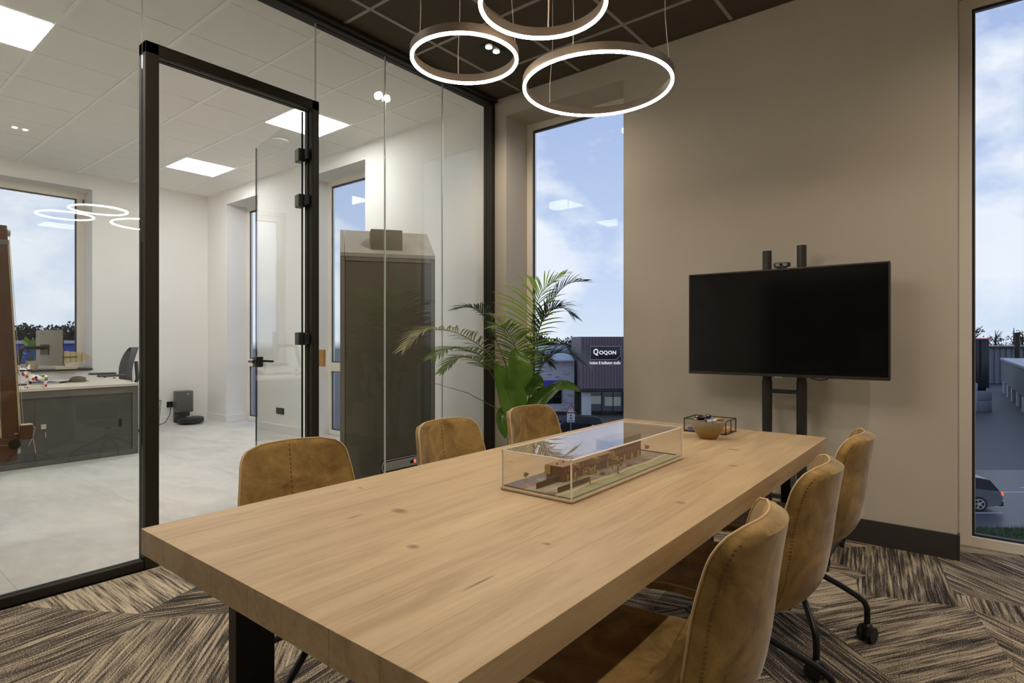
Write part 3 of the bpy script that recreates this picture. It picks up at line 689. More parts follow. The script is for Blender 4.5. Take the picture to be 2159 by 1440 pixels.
bx((-0.975, 1.33, MZ), (-0.972, 1.44, MZ+0.017)).build('garden_wall', M['mwall'], am); bx((-0.905, 1.335, MZ), (-0.902, 1.50, MZ+0.014)).build('garden_wall', M['mwall'], am)
bx((-0.935, 1.33, MZ), (-0.931, 1.60, MZ+0.001)).build('kerb', M['palewood'], am)
def mtree(x, y, s_, h0=0.022):
    rr = random.Random(int(x*1000)+int(y*777)); mb = MB().cyl((x, y, MZ), (x, y, MZ+h0), 0.0022*s_, 0.0014*s_, 6)
    for k in range(26):
        a, e_, q = rr.random()*6.28, rr.random(), rr.random()**0.5
        mb.sphere((x+cos(a)*0.013*s_*q, y+sin(a)*0.013*s_*q, MZ+h0+0.004+e_*0.022*s_), 0.0050*s_*(0.7+0.5*rr.random()), 6, 4)
    mb.build('model_tree', M['mtree'], am)
mtree(-0.885, 1.475, 0.95); mtree(-0.885, 1.645, 1.15, 0.026); mtree(-0.93, 1.585, 0.9, 0.028); mtree(-0.93, 1.69, 1.0, 0.03); mtree(-0.93, 1.475, 0.8, 0.03); mtree(-1.04, 1.37, 0.5, 0.014); mtree(-0.96, 2.01, 0.6, 0.012)
for (x, y, mm) in ((-0.912, 1.77, 'mroof'), (-0.915, 1.60, 'mbrick'), (-0.91, 1.36, 'mbrick')):
    MB().box((x-0.005, y-0.011, MZ+0.001), (x+0.005, y+0.011, MZ+0.005), 0.0015).box((x-0.004, y-0.006, MZ+0.005), (x+0.004, y+0.006, MZ+0.008), 0.001).build('model_car', M[mm], am)
bx((CX0+.012, CY1-.022, MZ), (CX1-.02, CY1-.019, MZ+0.004)).build('garden_wall', M['mwall'], am)

# ------------------------------------------------------------------ bowl, sweets, glass tea box
M['bowl'] = None
m, T, b, o = newmat('speckled_bowl'); oc = T.add('ShaderNodeTexCoord').outputs['Object']; sp = T.add('ShaderNodeSeparateXYZ', inp={0: oc})
n = T.noise(oc, 140, 3, 0.7)
f = T.math('ADD', T.math('MULTIPLY', sp.outputs[2], 13.0), T.math('MULTIPLY', T.math('SUBTRACT', n, 0.5), 1.2), clamp=True)
setin(T, b, 'Base Color', T.ramp(f, [(0.0, srgb(150, 112, 60)), (0.42, srgb(146, 118, 70)), (0.72, srgb(138, 130, 108)), (1.0, srgb(150, 146, 130))])); b.inputs['Roughness'].default_value = 0.35; M['bowl'] = m
BC = (-0.925, 2.545, 0.770)
bw = thing('bowl', 'speckled brown glazed bowl of wrapped sweets on the table', 'bowl', BC)
MB().lathe([(0.0, 0.0), (0.034, 0.0), (0.037, 0.004), (0.052, 0.022), (0.066, 0.048), (0.0745, 0.078), (0.0725, 0.0785), (0.063, 0.050), (0.048, 0.026), (0.032, 0.010), (0.0, 0.008)], BC, 40).build('bowl_body', M['bowl'], bw)
cand = [(0.03, 0.01, srgb(235, 232, 224)), (-0.035, 0.005, srgb(88, 78, 150)), (-0.012, 0.03, srgb(30, 30, 44)), (0.02, -0.03, srgb(176, 190, 196)), (0.045, 0.02, srgb(188, 140, 100)), (-0.02, -0.03, srgb(30, 28, 34)), (0.0, 0.0, srgb(60, 44, 36)), (-0.045, -0.012, srgb(238, 232, 200))]
for i, (dx, dy, c) in enumerate(cand):
    nm = ['white', 'violet', 'black', 'silver', 'copper', 'dark', 'brown', 'cream'][i]
    rr = random.Random(i); R = Matrix.Translation((BC[0]+dx, BC[1]+dy, BC[2]+0.080+0.006*(i % 3))) @ Matrix.Rotation(rr.random()*6, 4, 'Z') @ Matrix.Rotation(0.5*rr.random()+0.2, 4, 'X')
    mt_ = plain('wrapper_'+nm, c, 0.25, 0.3 if i in (3, 4) else 0.0)
    o = MB().box((-0.017, -0.010, -0.007), (0.017, 0.010, 0.007), 0.005, R).prism([R @ Vector(q) for q in ((0.016, -0.002, 0), (0.028, -0.009, 0.003), (0.028, 0.009, 0.002), (0.016, 0.002, 0))], (0, 0, 0), (0, 0, 0.0012)).prism([R @ Vector(q) for q in ((-0.016, -0.002, 0), (-0.028, -0.009, 0.003), (-0.028, 0.009, 0.002), (-0.016, 0.002, 0))], (0, 0, 0), (0, 0, 0.0012)).build('wrapped_sweet', mt_)
    tag(o, nm+' wrapped sweet in the speckled bowl', 'sweet', 'wrapped sweets in the bowl')
# a layer of sweets below
for i in range(7):
    a = i*0.9; R = Matrix.Translation((BC[0]+0.028*cos(a), BC[1]+0.028*sin(a), BC[2]+0.058)) @ Matrix.Rotation(a*2, 4, 'Z')
    o = MB().box((-0.015, -0.010, -0.008), (0.015, 0.010, 0.008), 0.005, R).build('wrapped_sweet', M['blackpl']); tag(o, 'dark wrapped sweet hidden low in the speckled bowl', 'sweet', 'dark sweets at the bottom of the bowl')
bx0, bx1, by0, by1, bz0, bz1 = -1.085, -0.89, 2.672, 2.815, 0.770, 0.832
gb = thing('tea_box', 'black-framed glass tea box behind the bowl on the table', 'box', ((bx0+bx1)/2, (by0+by1)/2, bz0))
mb = MB(); r_ = 0.0018
for x in (bx0, bx1):
    for y in (by0, by1): mb.box((x-r_, y-r_, bz0), (x+r_, y+r_, bz1))
for z_ in (bz0+0.002, bz1):
    for x in (bx0, bx1): mb.box((x-r_, by0, z_-r_), (x+r_, by1, z_+r_))
    for y in (by0, by1): mb.box((bx0, y-r_, z_-r_), (bx1, y+r_, z_+r_))
mb.box((bx1-r_, (by0+by1)/2-r_*0.7, bz0), (bx1+r_, (by0+by1)/2+r_*0.7, bz1)); mb.build('box_frame', M['black'], gb, smooth=False)
for lo, hi in (((bx0, by0, bz0+.002), (bx0+.001, by1, bz1)), ((bx1-.001, by0, bz0+.002), (bx1, by1, bz1)), ((bx0, by0, bz0+.002), (bx1, by0+.001, bz1)), ((bx0, by1-.001, bz0+.002), (bx1, by1, bz1)), ((bx0, by0, bz0+.001), (bx1, by1, bz0+.002))):
    bx(lo, hi).build('glass_side', M['acrylic'], gb, smooth=False)
tp = [('orange', srgb(226, 170, 96), 0.94), ('violet', srgb(112, 104, 168), 0.05), ('teal', srgb(96, 130, 128), 0.62), ('cream', srgb(214, 206, 180), 0.30)]
for nm, c, fx in tp:
    mm = plain('teabag_'+nm, c, 0.6)
    for k in range(3):
        xc = bx0+0.028+(bx1-bx0-0.056)*fx; zz = bz0+0.0035+k*0.0066
        o = bx((xc-0.022, by0+0.010, zz), (xc+0.022, by1-0.012, zz+0.006), 0.002).build('tea_sachet', mm)
        tag(o, nm+' paper tea sachet in the glass box, '+['lowest', 'middle one', 'topmost'][k]+' of its stack', 'tea bag', nm+' tea sachets in the glass box')

# ------------------------------------------------------------------ screen on stand
TY = 3.70
tv = thing('television', 'large black flat screen on the stand before the taupe wall', 'television', (-0.915, TY, 1.3))
bx((-1.470, TY, 0.985), (-0.360, TY+0.045, 1.625), 0.004).build('casing', M['blackpl'], tv)
bx((-1.462, TY-0.002, 1.000), (-0.368, TY+0.001, 1.618), 0.0008).build('screen', M['screen'], tv)
mb = MB(); mb.box((-1.470, TY-0.004, 0.983), (-0.360, TY+0.002, 1.000), 0.001).box((-1.470, TY-0.004, 1.618), (-0.360, TY+0.002, 1.627), 0.001).box((-1.470, TY-0.004, 1.0), (-1.462, TY+0.002, 1.618), 0.001).box((-0.368, TY-0.004, 1.0), (-0.360, TY+0.002, 1.618), 0.001)
mb.build('bezel', M['darksteel'], tv)
bx((-0.945, TY-0.006, 0.975), (-0.900, TY+0.004, 0.984), 0.001).build('logo_plate', M['greypl'], tv)
MB().tube([(-0.77, TY+0.05, 1.00), (-0.75, TY+0.04, 0.978), (-0.71, TY+0.03, 0.970), (-0.67, TY+0.04, 0.975), (-0.65, TY+0.05, 1.0)], 0.003, 6).build('cable', M['blackpl'], tv)
st = thing('screen_stand', 'black two-pole wheeled stand carrying the flat screen', 'stand', (-0.92, 3.8, 0))
for xp, zt in ((-1.012, 1.752), (-0.816, 1.768)):
    pl_ = MB().cyl((xp, 3.80, 0.075), (xp, 3.80, 0.95), 0.029, n=24).cyl((xp, 3.80, 0.95), (xp, 3.80, zt), 0.0265, n=24).build('pole', M['darksteel'], st)
    MB().cyl((xp-0.002, 3.772, zt-0.06), (xp-0.002, 3.776, zt-0.06), 0.006, n=12).build('pole_hole', M['gasket'], pl_)
for z_ in (0.888, 0.245): bx((-1.0, 3.785, z_-0.012), (-0.83, 3.815, z_+0.012), 0.002).build('cross_bar', M['darksteel'], st)
bx((-1.06, 3.748, 1.1), (-0.77, 3.772, 1.5), 0.003).build('mount_plate', M['darksteel'], st)
mb = MB(); mb.box((-1.24, 3.86-0.03, 0.07), (-0.59, 3.86, 0.10), 0.003).build('rear_bar', M['darksteel'], st)
for xp in (-1.22, -0.61):
    lg = bx((xp-0.02, 3.36, 0.075), (xp+0.02, 3.86, 0.10), 0.003).build('base_leg', M['darksteel'], st)
    for y in (3.39, 3.84):
        MB().cyl((xp-0.012, y, 0.028), (xp+0.012, y, 0.028), 0.027).build('caster', M['blackpl'], lg); MB().box((xp-0.018, y-0.012, 0.03), (xp+0.018, y+0.012, 0.12 if y < 3.5 else 0.076), 0.004).build('caster_bracket', M['black'], lg)
bx((-1.05, 3.78, 0.098), (-0.78, 3.845, 0.11), 0.002).build('pole_foot', M['darksteel'], st)
wc = thing('webcam', 'small black webcam on top of the flat screen', 'webcam', (-0.90, TY+0.02, 1.627))
bx((-0.948, TY-0.012, 1.634), (-0.856, TY+0.018, 1.662), 0.008).build('webcam_body', M['blackpl'], wc)
bx((-0.93, TY-0.005, 1.6275), (-0.88, TY+0.04, 1.636), 0.002).build('clip', M['blackpl'], wc)
bx((-0.935, TY-0.0135, 1.639), (-0.872, TY-0.011, 1.657), 0.001).build('front_plate', M['greypl'], wc)
MB().cyl((-0.903, TY-0.017, 1.648), (-0.903, TY-0.011, 1.648), 0.008, n=16).build('lens', M['screen'], wc)

# ------------------------------------------------------------------ plants
pp = thing('potted_palm', 'feathery green palm in the corner by the tall window', 'plant', (-2.75, 3.45, 0))
MB().lathe([(0.0, 0.0), (0.10, 0.0), (0.105, 0.01), (0.138, 0.26), (0.142, 0.30), (0.130, 0.30), (0.124, 0.255), (0.0, 0.25)], (-2.75, 3.45, 0), 36).build('pot', M['terra'], pp)
MB().lathe([(0.0, 0.27), (0.1255, 0.262), (0.124, 0.256), (0, 0.256)], (-2.75, 3.45, 0), 24).build('soil', M['soil'], pp)
FR = {'F1': ([(-2.728, 3.465, 0.612), (-2.795, 3.399, 0.901), (-2.833, 3.266, 1.101), (-2.888, 3.094, 1.217), (-2.937, 2.902, 1.274), (-2.98, 2.739, 1.256), (-3.015, 2.608, 1.143)], 'frondt', .26, .42),
 'F2': ([(-2.718, 3.435, 0.616), (-2.77, 3.329, 0.906), (-2.814, 3.192, 1.068), (-2.84, 3.043, 1.129), (-2.875, 2.887, 1.141), (-2.887, 2.749, 1.078)], 'frond', .22, .4),
 'F3': ([(-2.708, 3.404, 0.621), (-2.732, 3.257, 0.86), (-2.721, 3.138, 0.986), (-2.733, 3.0, 1.065), (-2.775, 2.878, 1.077), (-2.806, 2.75, 0.984)], 'frond', .17, .5),
 'F4': ([(-2.747, 3.501, 0.643), (-2.836, 3.494, 0.968), (-2.92, 3.452, 1.206), (-2.979, 3.38, 1.39), (-3.031, 3.274, 1.45), (-3.081, 3.17, 1.433)], 'frondd', .20, .5),
 'F5': ([(-2.694, 3.479, 0.614), (-2.66, 3.481, 0.903), (-2.611, 3.482, 1.189), (-2.551, 3.466, 1.435), (-2.467, 3.482, 1.589), (-2.336, 3.535, 1.679)], 'frondb', .30, .4),
 'F6': ([(-2.719, 3.523, 0.607), (-2.695, 3.581, 0.932), (-2.649, 3.643, 1.261), (-2.577, 3.701, 1.482), (-2.466, 3.764, 1.627), (-2.327, 3.836, 1.653)], 'frondd', .27, .42),
 'F7': ([(-2.671, 3.472, 0.616), (-2.638, 3.524, 0.937), (-2.611, 3.572, 1.224), (-2.543, 3.6, 1.386), (-2.436, 3.634, 1.445), (-2.348, 3.654, 1.383)], 'frondd', .25, .45),
 'F8': ([(-2.65, 3.451, 0.603), (-2.626, 3.508, 0.795), (-2.588, 3.59, 0.99), (-2.518, 3.646, 1.087), (-2.422, 3.697, 1.099), (-2.308, 3.763, 1.017)], 'frondd', .36, .5),
 'F9': ([(-2.767, 3.549, 0.6), (-2.824, 3.568, 0.891), (-2.893, 3.577, 1.15), (-2.943, 3.537, 1.319), (-2.988, 3.475, 1.393)], 'frondt', .20, .35),
 'F10': ([(-2.68, 3.427, 0.621), (-2.619, 3.348, 0.912), (-2.594, 3.278, 1.155), (-2.605, 3.167, 1.29), (-2.63, 3.083, 1.289)], 'frond', .18, .4),
 'F11': ([(-2.689, 3.484, 0.614), (-2.715, 3.591, 0.894), (-2.685, 3.692, 1.095), (-2.635, 3.783, 1.0)], 'frondd', .17, .5)}
def frond(pts, mat, LL, start, seed):
    rr = random.Random(seed); base = (-2.75+0.03*rr.uniform(-1, 1), 3.45+0.03*rr.uniform(-1, 1), 0.26)
    P = [base]+pts; N = 60; C = [Vector(crom(P, i/N)) for i in range(N+1)]
    mb = MB().tube(C[::2], [0.0062*(1-0.85*i/30) for i in range(31)], 6)
    n = 36
    for k in range(n+1):
        q = start+(1-start)*k/n; i = min(int(q*N), N-1); c = C[i].lerp(C[i+1], q*N-i) if i < N else C[N]
        tan = (C[i+1]-C[i]).normalized(); side = tan.cross(Vector((0, 0, 1)))
        if side.length < 0.2: side = tan.cross(Vector((1, 0, 0)))
        side.normalize(); u = (q-start)/(1-start)
        ll = LL*(0.55+0.75*sin(pi*min(1, u*1.05+0.12)))*(0.85+0.3*rr.random())*(0.62 if u > 0.93 else 1)
        for s_ in (-1, 1):
            ang_ = radians(66-20*u+rr.uniform(-8, 8)); up_ = side.cross(tan).normalized()
            d = (tan*cos(ang_)+side*s_*sin(ang_)+up_*0.22).normalized(); w_ = 0.0058*(0.8+0.4*rr.random()); pp_ = c.copy(); vs = []; segs = 5
            wv = tan.cross(d).normalized().cross(d).normalized()
            for j in range(segs+1):
                f = j/segs; ww = w_*(math.sin(pi*min(1, f*0.82+0.16)))*(1 if j < segs else 0.05)
                vs += [pp_-wv*ww, pp_+wv*ww]; d = (d+Vector((0, 0, -0.07-0.09*f*rr.uniform(.5, 1.6)))).normalized(); pp_ = pp_+d*ll/segs
            mb.add(vs, [(2*j, 2*j+1, 2*j+3, 2*j+2) for j in range(segs)])
    return mb
for i, (nm, (pts, mt_, LL, stt)) in enumerate(FR.items()):
    frond(pts, mt_, LL, stt, 11+i).build('frond', M[mt_], pp, fix=False, ang=80)
bp = thing('broad_leaf_plant', 'glossy broad-leaved plant standing in front of the palm stems', 'plant', (-2.62, 3.27, 0))
MB().lathe([(0.0, 0.0), (0.07, 0.0), (0.095, 0.2), (0.10, 0.22), (0.092, 0.22), (0.088, 0.19), (0.0, 0.185)], (-2.62, 3.27, 0), 30).build('pot', M['soil'], bp)
BL = [([(-2.58, 3.315, 0.641), (-2.557, 3.269, 0.851), (-2.549, 3.237, 1.005), (-2.576, 3.254, 1.139)], .105, 0.30, (0.9, -0.35)),
 ([(-2.588, 3.308, 0.607), (-2.576, 3.254, 0.688), (-2.589, 3.179, 0.855), (-2.636, 3.116, 1.03)], .105, 0.12, (0.8, -0.5)),
 ([(-2.627, 3.405, 0.627), (-2.606, 3.422, 0.785), (-2.559, 3.459, 0.88), (-2.49, 3.489, 0.857)], .075, 0.35, (0.7, -0.6)),
 ([(-2.602, 3.361, 0.617), (-2.518, 3.364, 0.709), (-2.432, 3.432, 0.805), (-2.325, 3.518, 0.895)], .055, 0.2, (0.5, -0.8)),
 ([(-2.627, 3.405, 0.61), (-2.518, 3.492, 0.785), (-2.408, 3.644, 0.862), (-2.311, 3.721, 0.812)], .035, 0.3, (0.3, -0.6)),
 ([(-2.593, 3.304, 0.572), (-2.597, 3.173, 0.688), (-2.588, 3.116, 0.645), (-2.55, 3.121, 0.516)], .055, 0.3, (0.9, -0.4))]
for i, (pts, hw, st_, nrm) in enumerate(BL):
    P = [(-2.62+0.02*cos(i), 3.27+0.02*sin(i), 0.19)]+pts; N = 130; C = [Vector(crom(P, j/N)) for j in range(N+1)]
    k0 = int(N*(0.25+st_*0.75)) if i != 1 else int(N*0.42)
    sm = MB().tube(C[:k0+2:3], [0.007-0.003*j/(k0+2) for j in range(0, k0+2, 3)], 8); sm.build('stem', M['stem'], bp)
    vs = []; fs = []; nw = 8; nv = Vector((nrm[0], nrm[1], 0.15)).normalized()
    for j in range(k0, N+1):
        u = (j-k0)/(N-k0); tan = (C[min(j+1, N)]-C[max(j-1, 0)]).normalized(); side = tan.cross(nv).normalized(); up_ = side.cross(tan).normalized()
        ww = hw*max(0.03, sin(pi*min(1, u**0.85*0.97+0.03)))**0.85
        for q in range(nw+1):
            s_ = -1+2*q/nw; vs.append(C[j]+side*ww*s_+up_*(abs(s_)**1.1*ww*0.5+0.005*sin(9*u+4*s_)+0.0022*sin(u*150-abs(s_)*10)))
    rws = N+1-k0
    for j in range(rws-1):
        for q in range(nw): a = j*(nw+1)+q; fs.append((a, a+1, a+nw+2, a+nw+1))
    lf = MB().add(vs, fs).build('leaf', M['bigleaf'], bp, fix=False, ang=80)
    MB().tube(C[k0::4], [0.0035*(1-0.8*q/len(C[k0::4])) for q in range(len(C[k0::4]))], 6).build('midrib', M['stem'], lf)
o = MB().tube([(-2.64, 3.30, 0.20), (-2.63, 3.22, 0.60), (-2.66, 3.19, 0.70), (-2.874, 3.079, 0.819), (-3.126, 2.943, 0.894)], [0.004, 0.004, 0.0035, 0.0025, 0.0015], 6).build('bare_cane', M['stem'], bp)
o['label'] = 'thin bare cane reaching left'

# ------------------------------------------------------------------ office: felt booth
BA = Vector((-3.97, 2.77, 0)); BB = Vector((-3.535, 3.395, 0))
dv = (BB-BA).normalized(); nv = Vector((-dv.y, dv.x, 0)); WID = (BB-BA).length; DEP = 0.47
bt = thing('felt_booth', 'dark grey felt phone booth with sloping top behind the glass', 'phone booth', (BA.x, BA.y, 0), math.atan2(dv.y, dv.x), local=True)
def prf(y0, y1, x0, x1, inset=0.0): return MB().prism([(x0, y0, 0.0), (x0, y1, 0.0), (x0, y1, 2.15), (x0, y0+0.0, 1.89)], (x0, 0, 0), (x1, 0, 0))
MB().prism([(0, 0, 0.01), (0, DEP, 0.01), (0, DEP, 2.13), (0, 0.0, 1.865)], (0, 0, 0), (0.035, 0, 0)).build('side_panel', M['felt'], bt, smooth=False)
MB().prism([(WID-0.0, 0, 0.01), (WID, DEP, 0.01), (WID, DEP, 2.13), (WID, 0.0, 1.865)], (0, 0, 0), (-0.035, 0, 0)).build('side_panel', M['felt'], bt, smooth=False)
bx((0.037, 0.004, 0.01), (WID-0.037, 0.04, 1.835), 0.002).build('front_panel', M['feltdark'], bt)
bx((0.037, 0.0, 1.837), (WID-0.037, 0.04, 1.872), 0.002).build('top_rail', M['felt'], bt)
bx((0.037, DEP-0.04, 0.01), (WID-0.037, DEP, 2.12), 0.002).build('back_panel', M['feltdark'], bt)
MB().prism([(0, -0.002, 1.872), (0, DEP, 2.135), (0, DEP, 2.165), (0, -0.002, 1.902)], (0, 0, 0), (0.033, 0, 0)).build('roof_strip', M['feltlight'], bt, smooth=False)
MB().prism([(0.036, -0.002, 1.872), (0.036, DEP, 2.135), (0.036, DEP, 2.165), (0.036, -0.002, 1.902)], (0, 0, 0), (WID-0.036, 0, 0)).build('sloping_roof', M['feltlight'], bt, smooth=False)
bx((0.24, 0.07, 1.93), (0.50, 0.27, 2.115), 0.008).build('roof_box', M['felt'], bt)  # plain grey box on the roof, joined to the booth as a part
bx((0.02, 0.02, 0.0), (WID-0.02, DEP-0.02, 0.012)).build('plinth', M['black'], bt)

# heater leaning low behind the glass
ht = thing('electric_heater', 'low rounded silver heater with a red switch behind the glass', 'heater', (-3.52, 2.99, 0))
bx((-3.545, 2.82, 0.05), (-3.505, 3.19, 0.285), 0.03).build('heater_body', M['black'], ht)
bx((-3.507, 2.845, 0.20), (-3.499, 3.175, 0.268), 0.02).build('control_panel', M['silver'], ht)
MB().box((-3.500, 3.09, 0.222), (-3.4975, 3.125, 0.248), 0.001).build('switch', M['blackpl'], ht)
MB().box((-3.500, 3.13, 0.222), (-3.4975, 3.15, 0.248), 0.001).build('switch', emis('red_lit_switch', (1.0, 0.10, 0.05), 2.2), ht)
pth = [(-3.502, 2.83, 0.11)]+[(-3.502, 2.845-0.03*sin(pi*k/8), 0.235-0.045*cos(pi*k/8)) for k in range(9)]+[(-3.502, 3.15, 0.28), (-3.502, 3.19, 0.262), (-3.502, 3.2, 0.2)]
MB().tube(pth, 0.004, 6).build('carry_wire', M['silver'], ht)
for y in (2.88, 3.13): bx((-3.575, y, 0.0), (-3.475, y+0.02, 0.055), 0.004).build('foot', M['black'], ht)
t = bx((-6.26, WY-0.022, 0.88), (-6.02, WY, 1.08), 0.003).build('wall_panel', plain('orange_brown_wood', srgb(166, 120, 60), 0.5, var=0.15)); tag(t, 'small orange-brown wooden panel on office wall left of the booth', 'wall panel')

# ------------------------------------------------------------------ office: desk, cabinet, things on it
cb = thing('sliding_door_cabinet', 'anthracite sliding-door cabinet with pale top behind the glass', 'cabinet', (-7.15, 1.4, 0))
cx0, cx1, cy0, cy1 = -7.37, -6.92, 0.66, 2.335
bx((cx0, cy0, 0.0), (cx1-0.0205, cy1, 0.715), 0.002).build('carcass', M['cab'], cb)
mb = MB(); mb.box((cx1-0.02, cy0, 0.0), (cx1, cy1, 0.05), 0.002).box((cx1-0.02, cy0, 0.645), (cx1, cy1, 0.715), 0.002).box((cx1-0.02, cy1-0.055, 0.05), (cx1, cy1, 0.645), 0.002).box((cx1-0.02, cy0, 0.05), (cx1, cy0+0.055, 0.645), 0.002)
mb.build('front_frame', M['cab'], cb)
d1 = bx((cx1-0.012, 1.475, 0.05), (cx1-0.009, cy1-0.058, 0.645), 0.001).build('sliding_door', M['cabdoor'], cb)
d2 = bx((cx1-0.018, cy0+0.058, 0.05), (cx1-0.016, 1.50, 0.645), 0.001).build('sliding_door', M['cabdoor'], cb)
bx((cx1-0.0095, 2.155, 0.30), (cx1-0.0075, 2.185, 0.38), 0.001).build('recessed_handle', M['black'], d1)
bx((cx1-0.0095, 1.515, 0.35), (cx1+0.004, 1.555, 0.395), 0.001).build('lock', M['silver'], d1); bx((cx1+0.002, 1.548, 0.27), (cx1+0.004, 1.553, 0.32)).build('key', M['silver'], d1)
bx((cx0-0.0, cy0-0.02, 0.715), (cx1+0.012, cy1+0.012, 0.742), 0.002).build('top', M['deskwood'], cb)
dk = thing('desk', 'pale-topped office desk behind the anthracite cabinet', 'desk', (-7.8, 1.5, 0))
bx((-8.18, 0.66, 0.715), (-7.375, 2.42, 0.742), 0.002).build('desktop', M['deskwood'], dk)
for x in (-8.12, -7.45):
    for y in (0.72, 2.34): bx((x, y, 0), (x+0.05, y+0.05, 0.714), 0.003).build('leg', plain('desk_leg', srgb(130, 138, 142), 0.4) if False else M['greypl'], dk)
bx((-7.46, 0.80, 0.35), (-7.44, 2.36, 0.70)).build('modesty_panel', M['greypl'], dk)
ZT = 0.742
mn = thing('monitor', 'computer monitor seen from behind on a black arm', 'monitor', (-7.62, 1.62, ZT))
MRm = Matrix.Translation((-7.66, 1.745, 1.115)) @ Matrix.Rotation(radians(-80), 4, 'Z')
mb = MB(); nseg = 8
for zlo, zhi in ((-0.185, 0.185),):
    poly = [(-0.012, -0.265, 0), (-0.012, 0.265, 0), (0.004, 0.27, 0), (0.028, 0.20, 0), (0.040, 0.0, 0), (0.028, -0.20, 0), (0.004, -0.27, 0)]
    mb.prism([MRm @ Vector((p[0], p[1], zlo)) for p in poly], (0, 0, zlo), (0, 0, zhi))
mb.build('monitor_housing', plain('monitor_grey', srgb(128, 122, 116), 0.35, 0.2, var=0.02), mn, ang=25)
MB().box((-0.018, -0.268, -0.187), (-0.010, 0.268, 0.187), 0.002, MRm).build('screen', M['screen'], mn)
MB().box((0.0395, -0.09, 0.14), (0.041, 0.02, 0.144), 0, MRm).box((0.038, -0.09, -0.075), (0.043, 0.09, 0.035), 0.004, MRm).build('rear_cover', M['blackpl'], mn)
MB().tube([MRm @ Vector((0.04, 0, 0.0)), MRm @ Vector((0.10, -0.02, 0.0)), (-7.62, 1.52, 1.12), (-7.58, 1.50, 1.10), (-7.55, 1.44, 0.80), (-7.55, 1.44, 0.75)], 0.019, 12).build('monitor_arm', M['black'], mn)
bx((-7.60, 1.33, ZT), (-7.43, 1.52, ZT+0.012), 0.003).build('arm_base', M['black'], mn)
# dog figurine
dg = thing('dog_figurine', 'colourful paint-splashed small dog figurine in dark glasses on the cabinet', 'figurine', (-7.05, 1.49, ZT))
m, T, b, o = newmat('paint_splashes'); oc = T.add('ShaderNodeTexCoord').outputs['Object']
vo = T.add('ShaderNodeTexVoronoi', inp={'Vector': oc, 'Scale': 38.0}); sc3 = T.add('ShaderNodeSeparateColor', inp={0: vo.outputs['Color']})
pal = T.add('ShaderNodeValToRGB', inp={0: sc3.outputs[0]}); pal.color_ramp.interpolation = 'CONSTANT'
cols = [srgb(30, 30, 40), srgb(200, 40, 40), srgb(240, 200, 40), srgb(60, 130, 110), srgb(220, 110, 60), srgb(70, 90, 160), srgb(160, 60, 90)]
e = pal.color_ramp.elements
while len(e) < 7: e.new(0.5)
for i in range(7): e[i].position = i/7; e[i].color = (*cols[i], 1)
f = T.math('MULTIPLY', T.math('LESS_THAN', vo.outputs['Distance'], 0.52), T.math('GREATER_THAN', sc3.outputs[1], 0.25))
setin(T, b, 'Base Color', T.mix(f, srgb(240, 238, 234), pal.outputs[0])); b.inputs['Roughness'].default_value = 0.2; M['splash'] = m
mb = MB(); DX, DY = -7.05, 1.49
S = lambda x, y, z_, r, sc=(1, 1, 1), R=None: mb.sphere((DX+x, DY+y, ZT+z_), r, 14, 10, sc, R)
S(0, 0.035, 0.085, 0.036, (1, 1.35, 1)); S(0, 0.075, 0.088, 0.034); S(0, -0.01, 0.092, 0.036, (1, 1.1, 1)); S(0, -0.045, 0.115, 0.028)
S(0.005, -0.070, 0.155, 0.046, (1, 1, .85)); S(0.03, -0.082, 0.140, 0.024); S(0.028, -0.088, 0.128, 0.018)
mb.cyl((DX, DY-0.102, ZT+0.175), (DX-0.004, DY-0.115, ZT+0.222), 0.018, 0.004, 10); mb.cyl((DX, DY-0.045, ZT+0.178), (DX-0.004, DY-0.030, ZT+0.225), 0.018, 0.004, 10)
for lx in (-0.022, 0.022):
    mb.tube([(DX+lx, DY-0.02, ZT+0.09), (DX+lx, DY-0.035, ZT+0.04), (DX+lx, DY-0.04, ZT+0.008)], [0.017, 0.012, 0.011], 10); mb.sphere((DX+lx, DY-0.052, ZT+0.008), 0.013, 10, 6, (1, 1.4, .7))
    mb.tube([(DX+lx, DY+0.078, ZT+0.08), (DX+lx, DY+0.092, ZT+0.045), (DX+lx, DY+0.085, ZT+0.008)], [0.022, 0.014, 0.011], 10); mb.sphere((DX+lx, DY+0.078, ZT+0.008), 0.013, 10, 6, (1, 1.4, .7))
mb.tube([(DX, DY+0.10, ZT+0.10), (DX, DY+0.112, ZT+0.125)], [0.009, 0.005], 8)
o = mb.build('dog_body', M['splash'], dg); md = o.modifiers.new('r', 'REMESH'); md.mode = 'VOXEL'; md.voxel_size = 0.0045; md.use_smooth_shade = True
ms = o.modifiers.new('s', 'SMOOTH'); ms.iterations = 3
MB().box((DX+0.030, DY-0.115, ZT+0.158), (DX+0.054, DY-0.073, ZT+0.176), 0.006).box((DX+0.030, DY-0.067, ZT+0.158), (DX+0.054, DY-0.027, ZT+0.176), 0.006).box((DX-0.02, DY-0.120, ZT+0.168), (DX+0.05, DY-0.022, ZT+0.174)).build('glasses', M['screen'], dg)
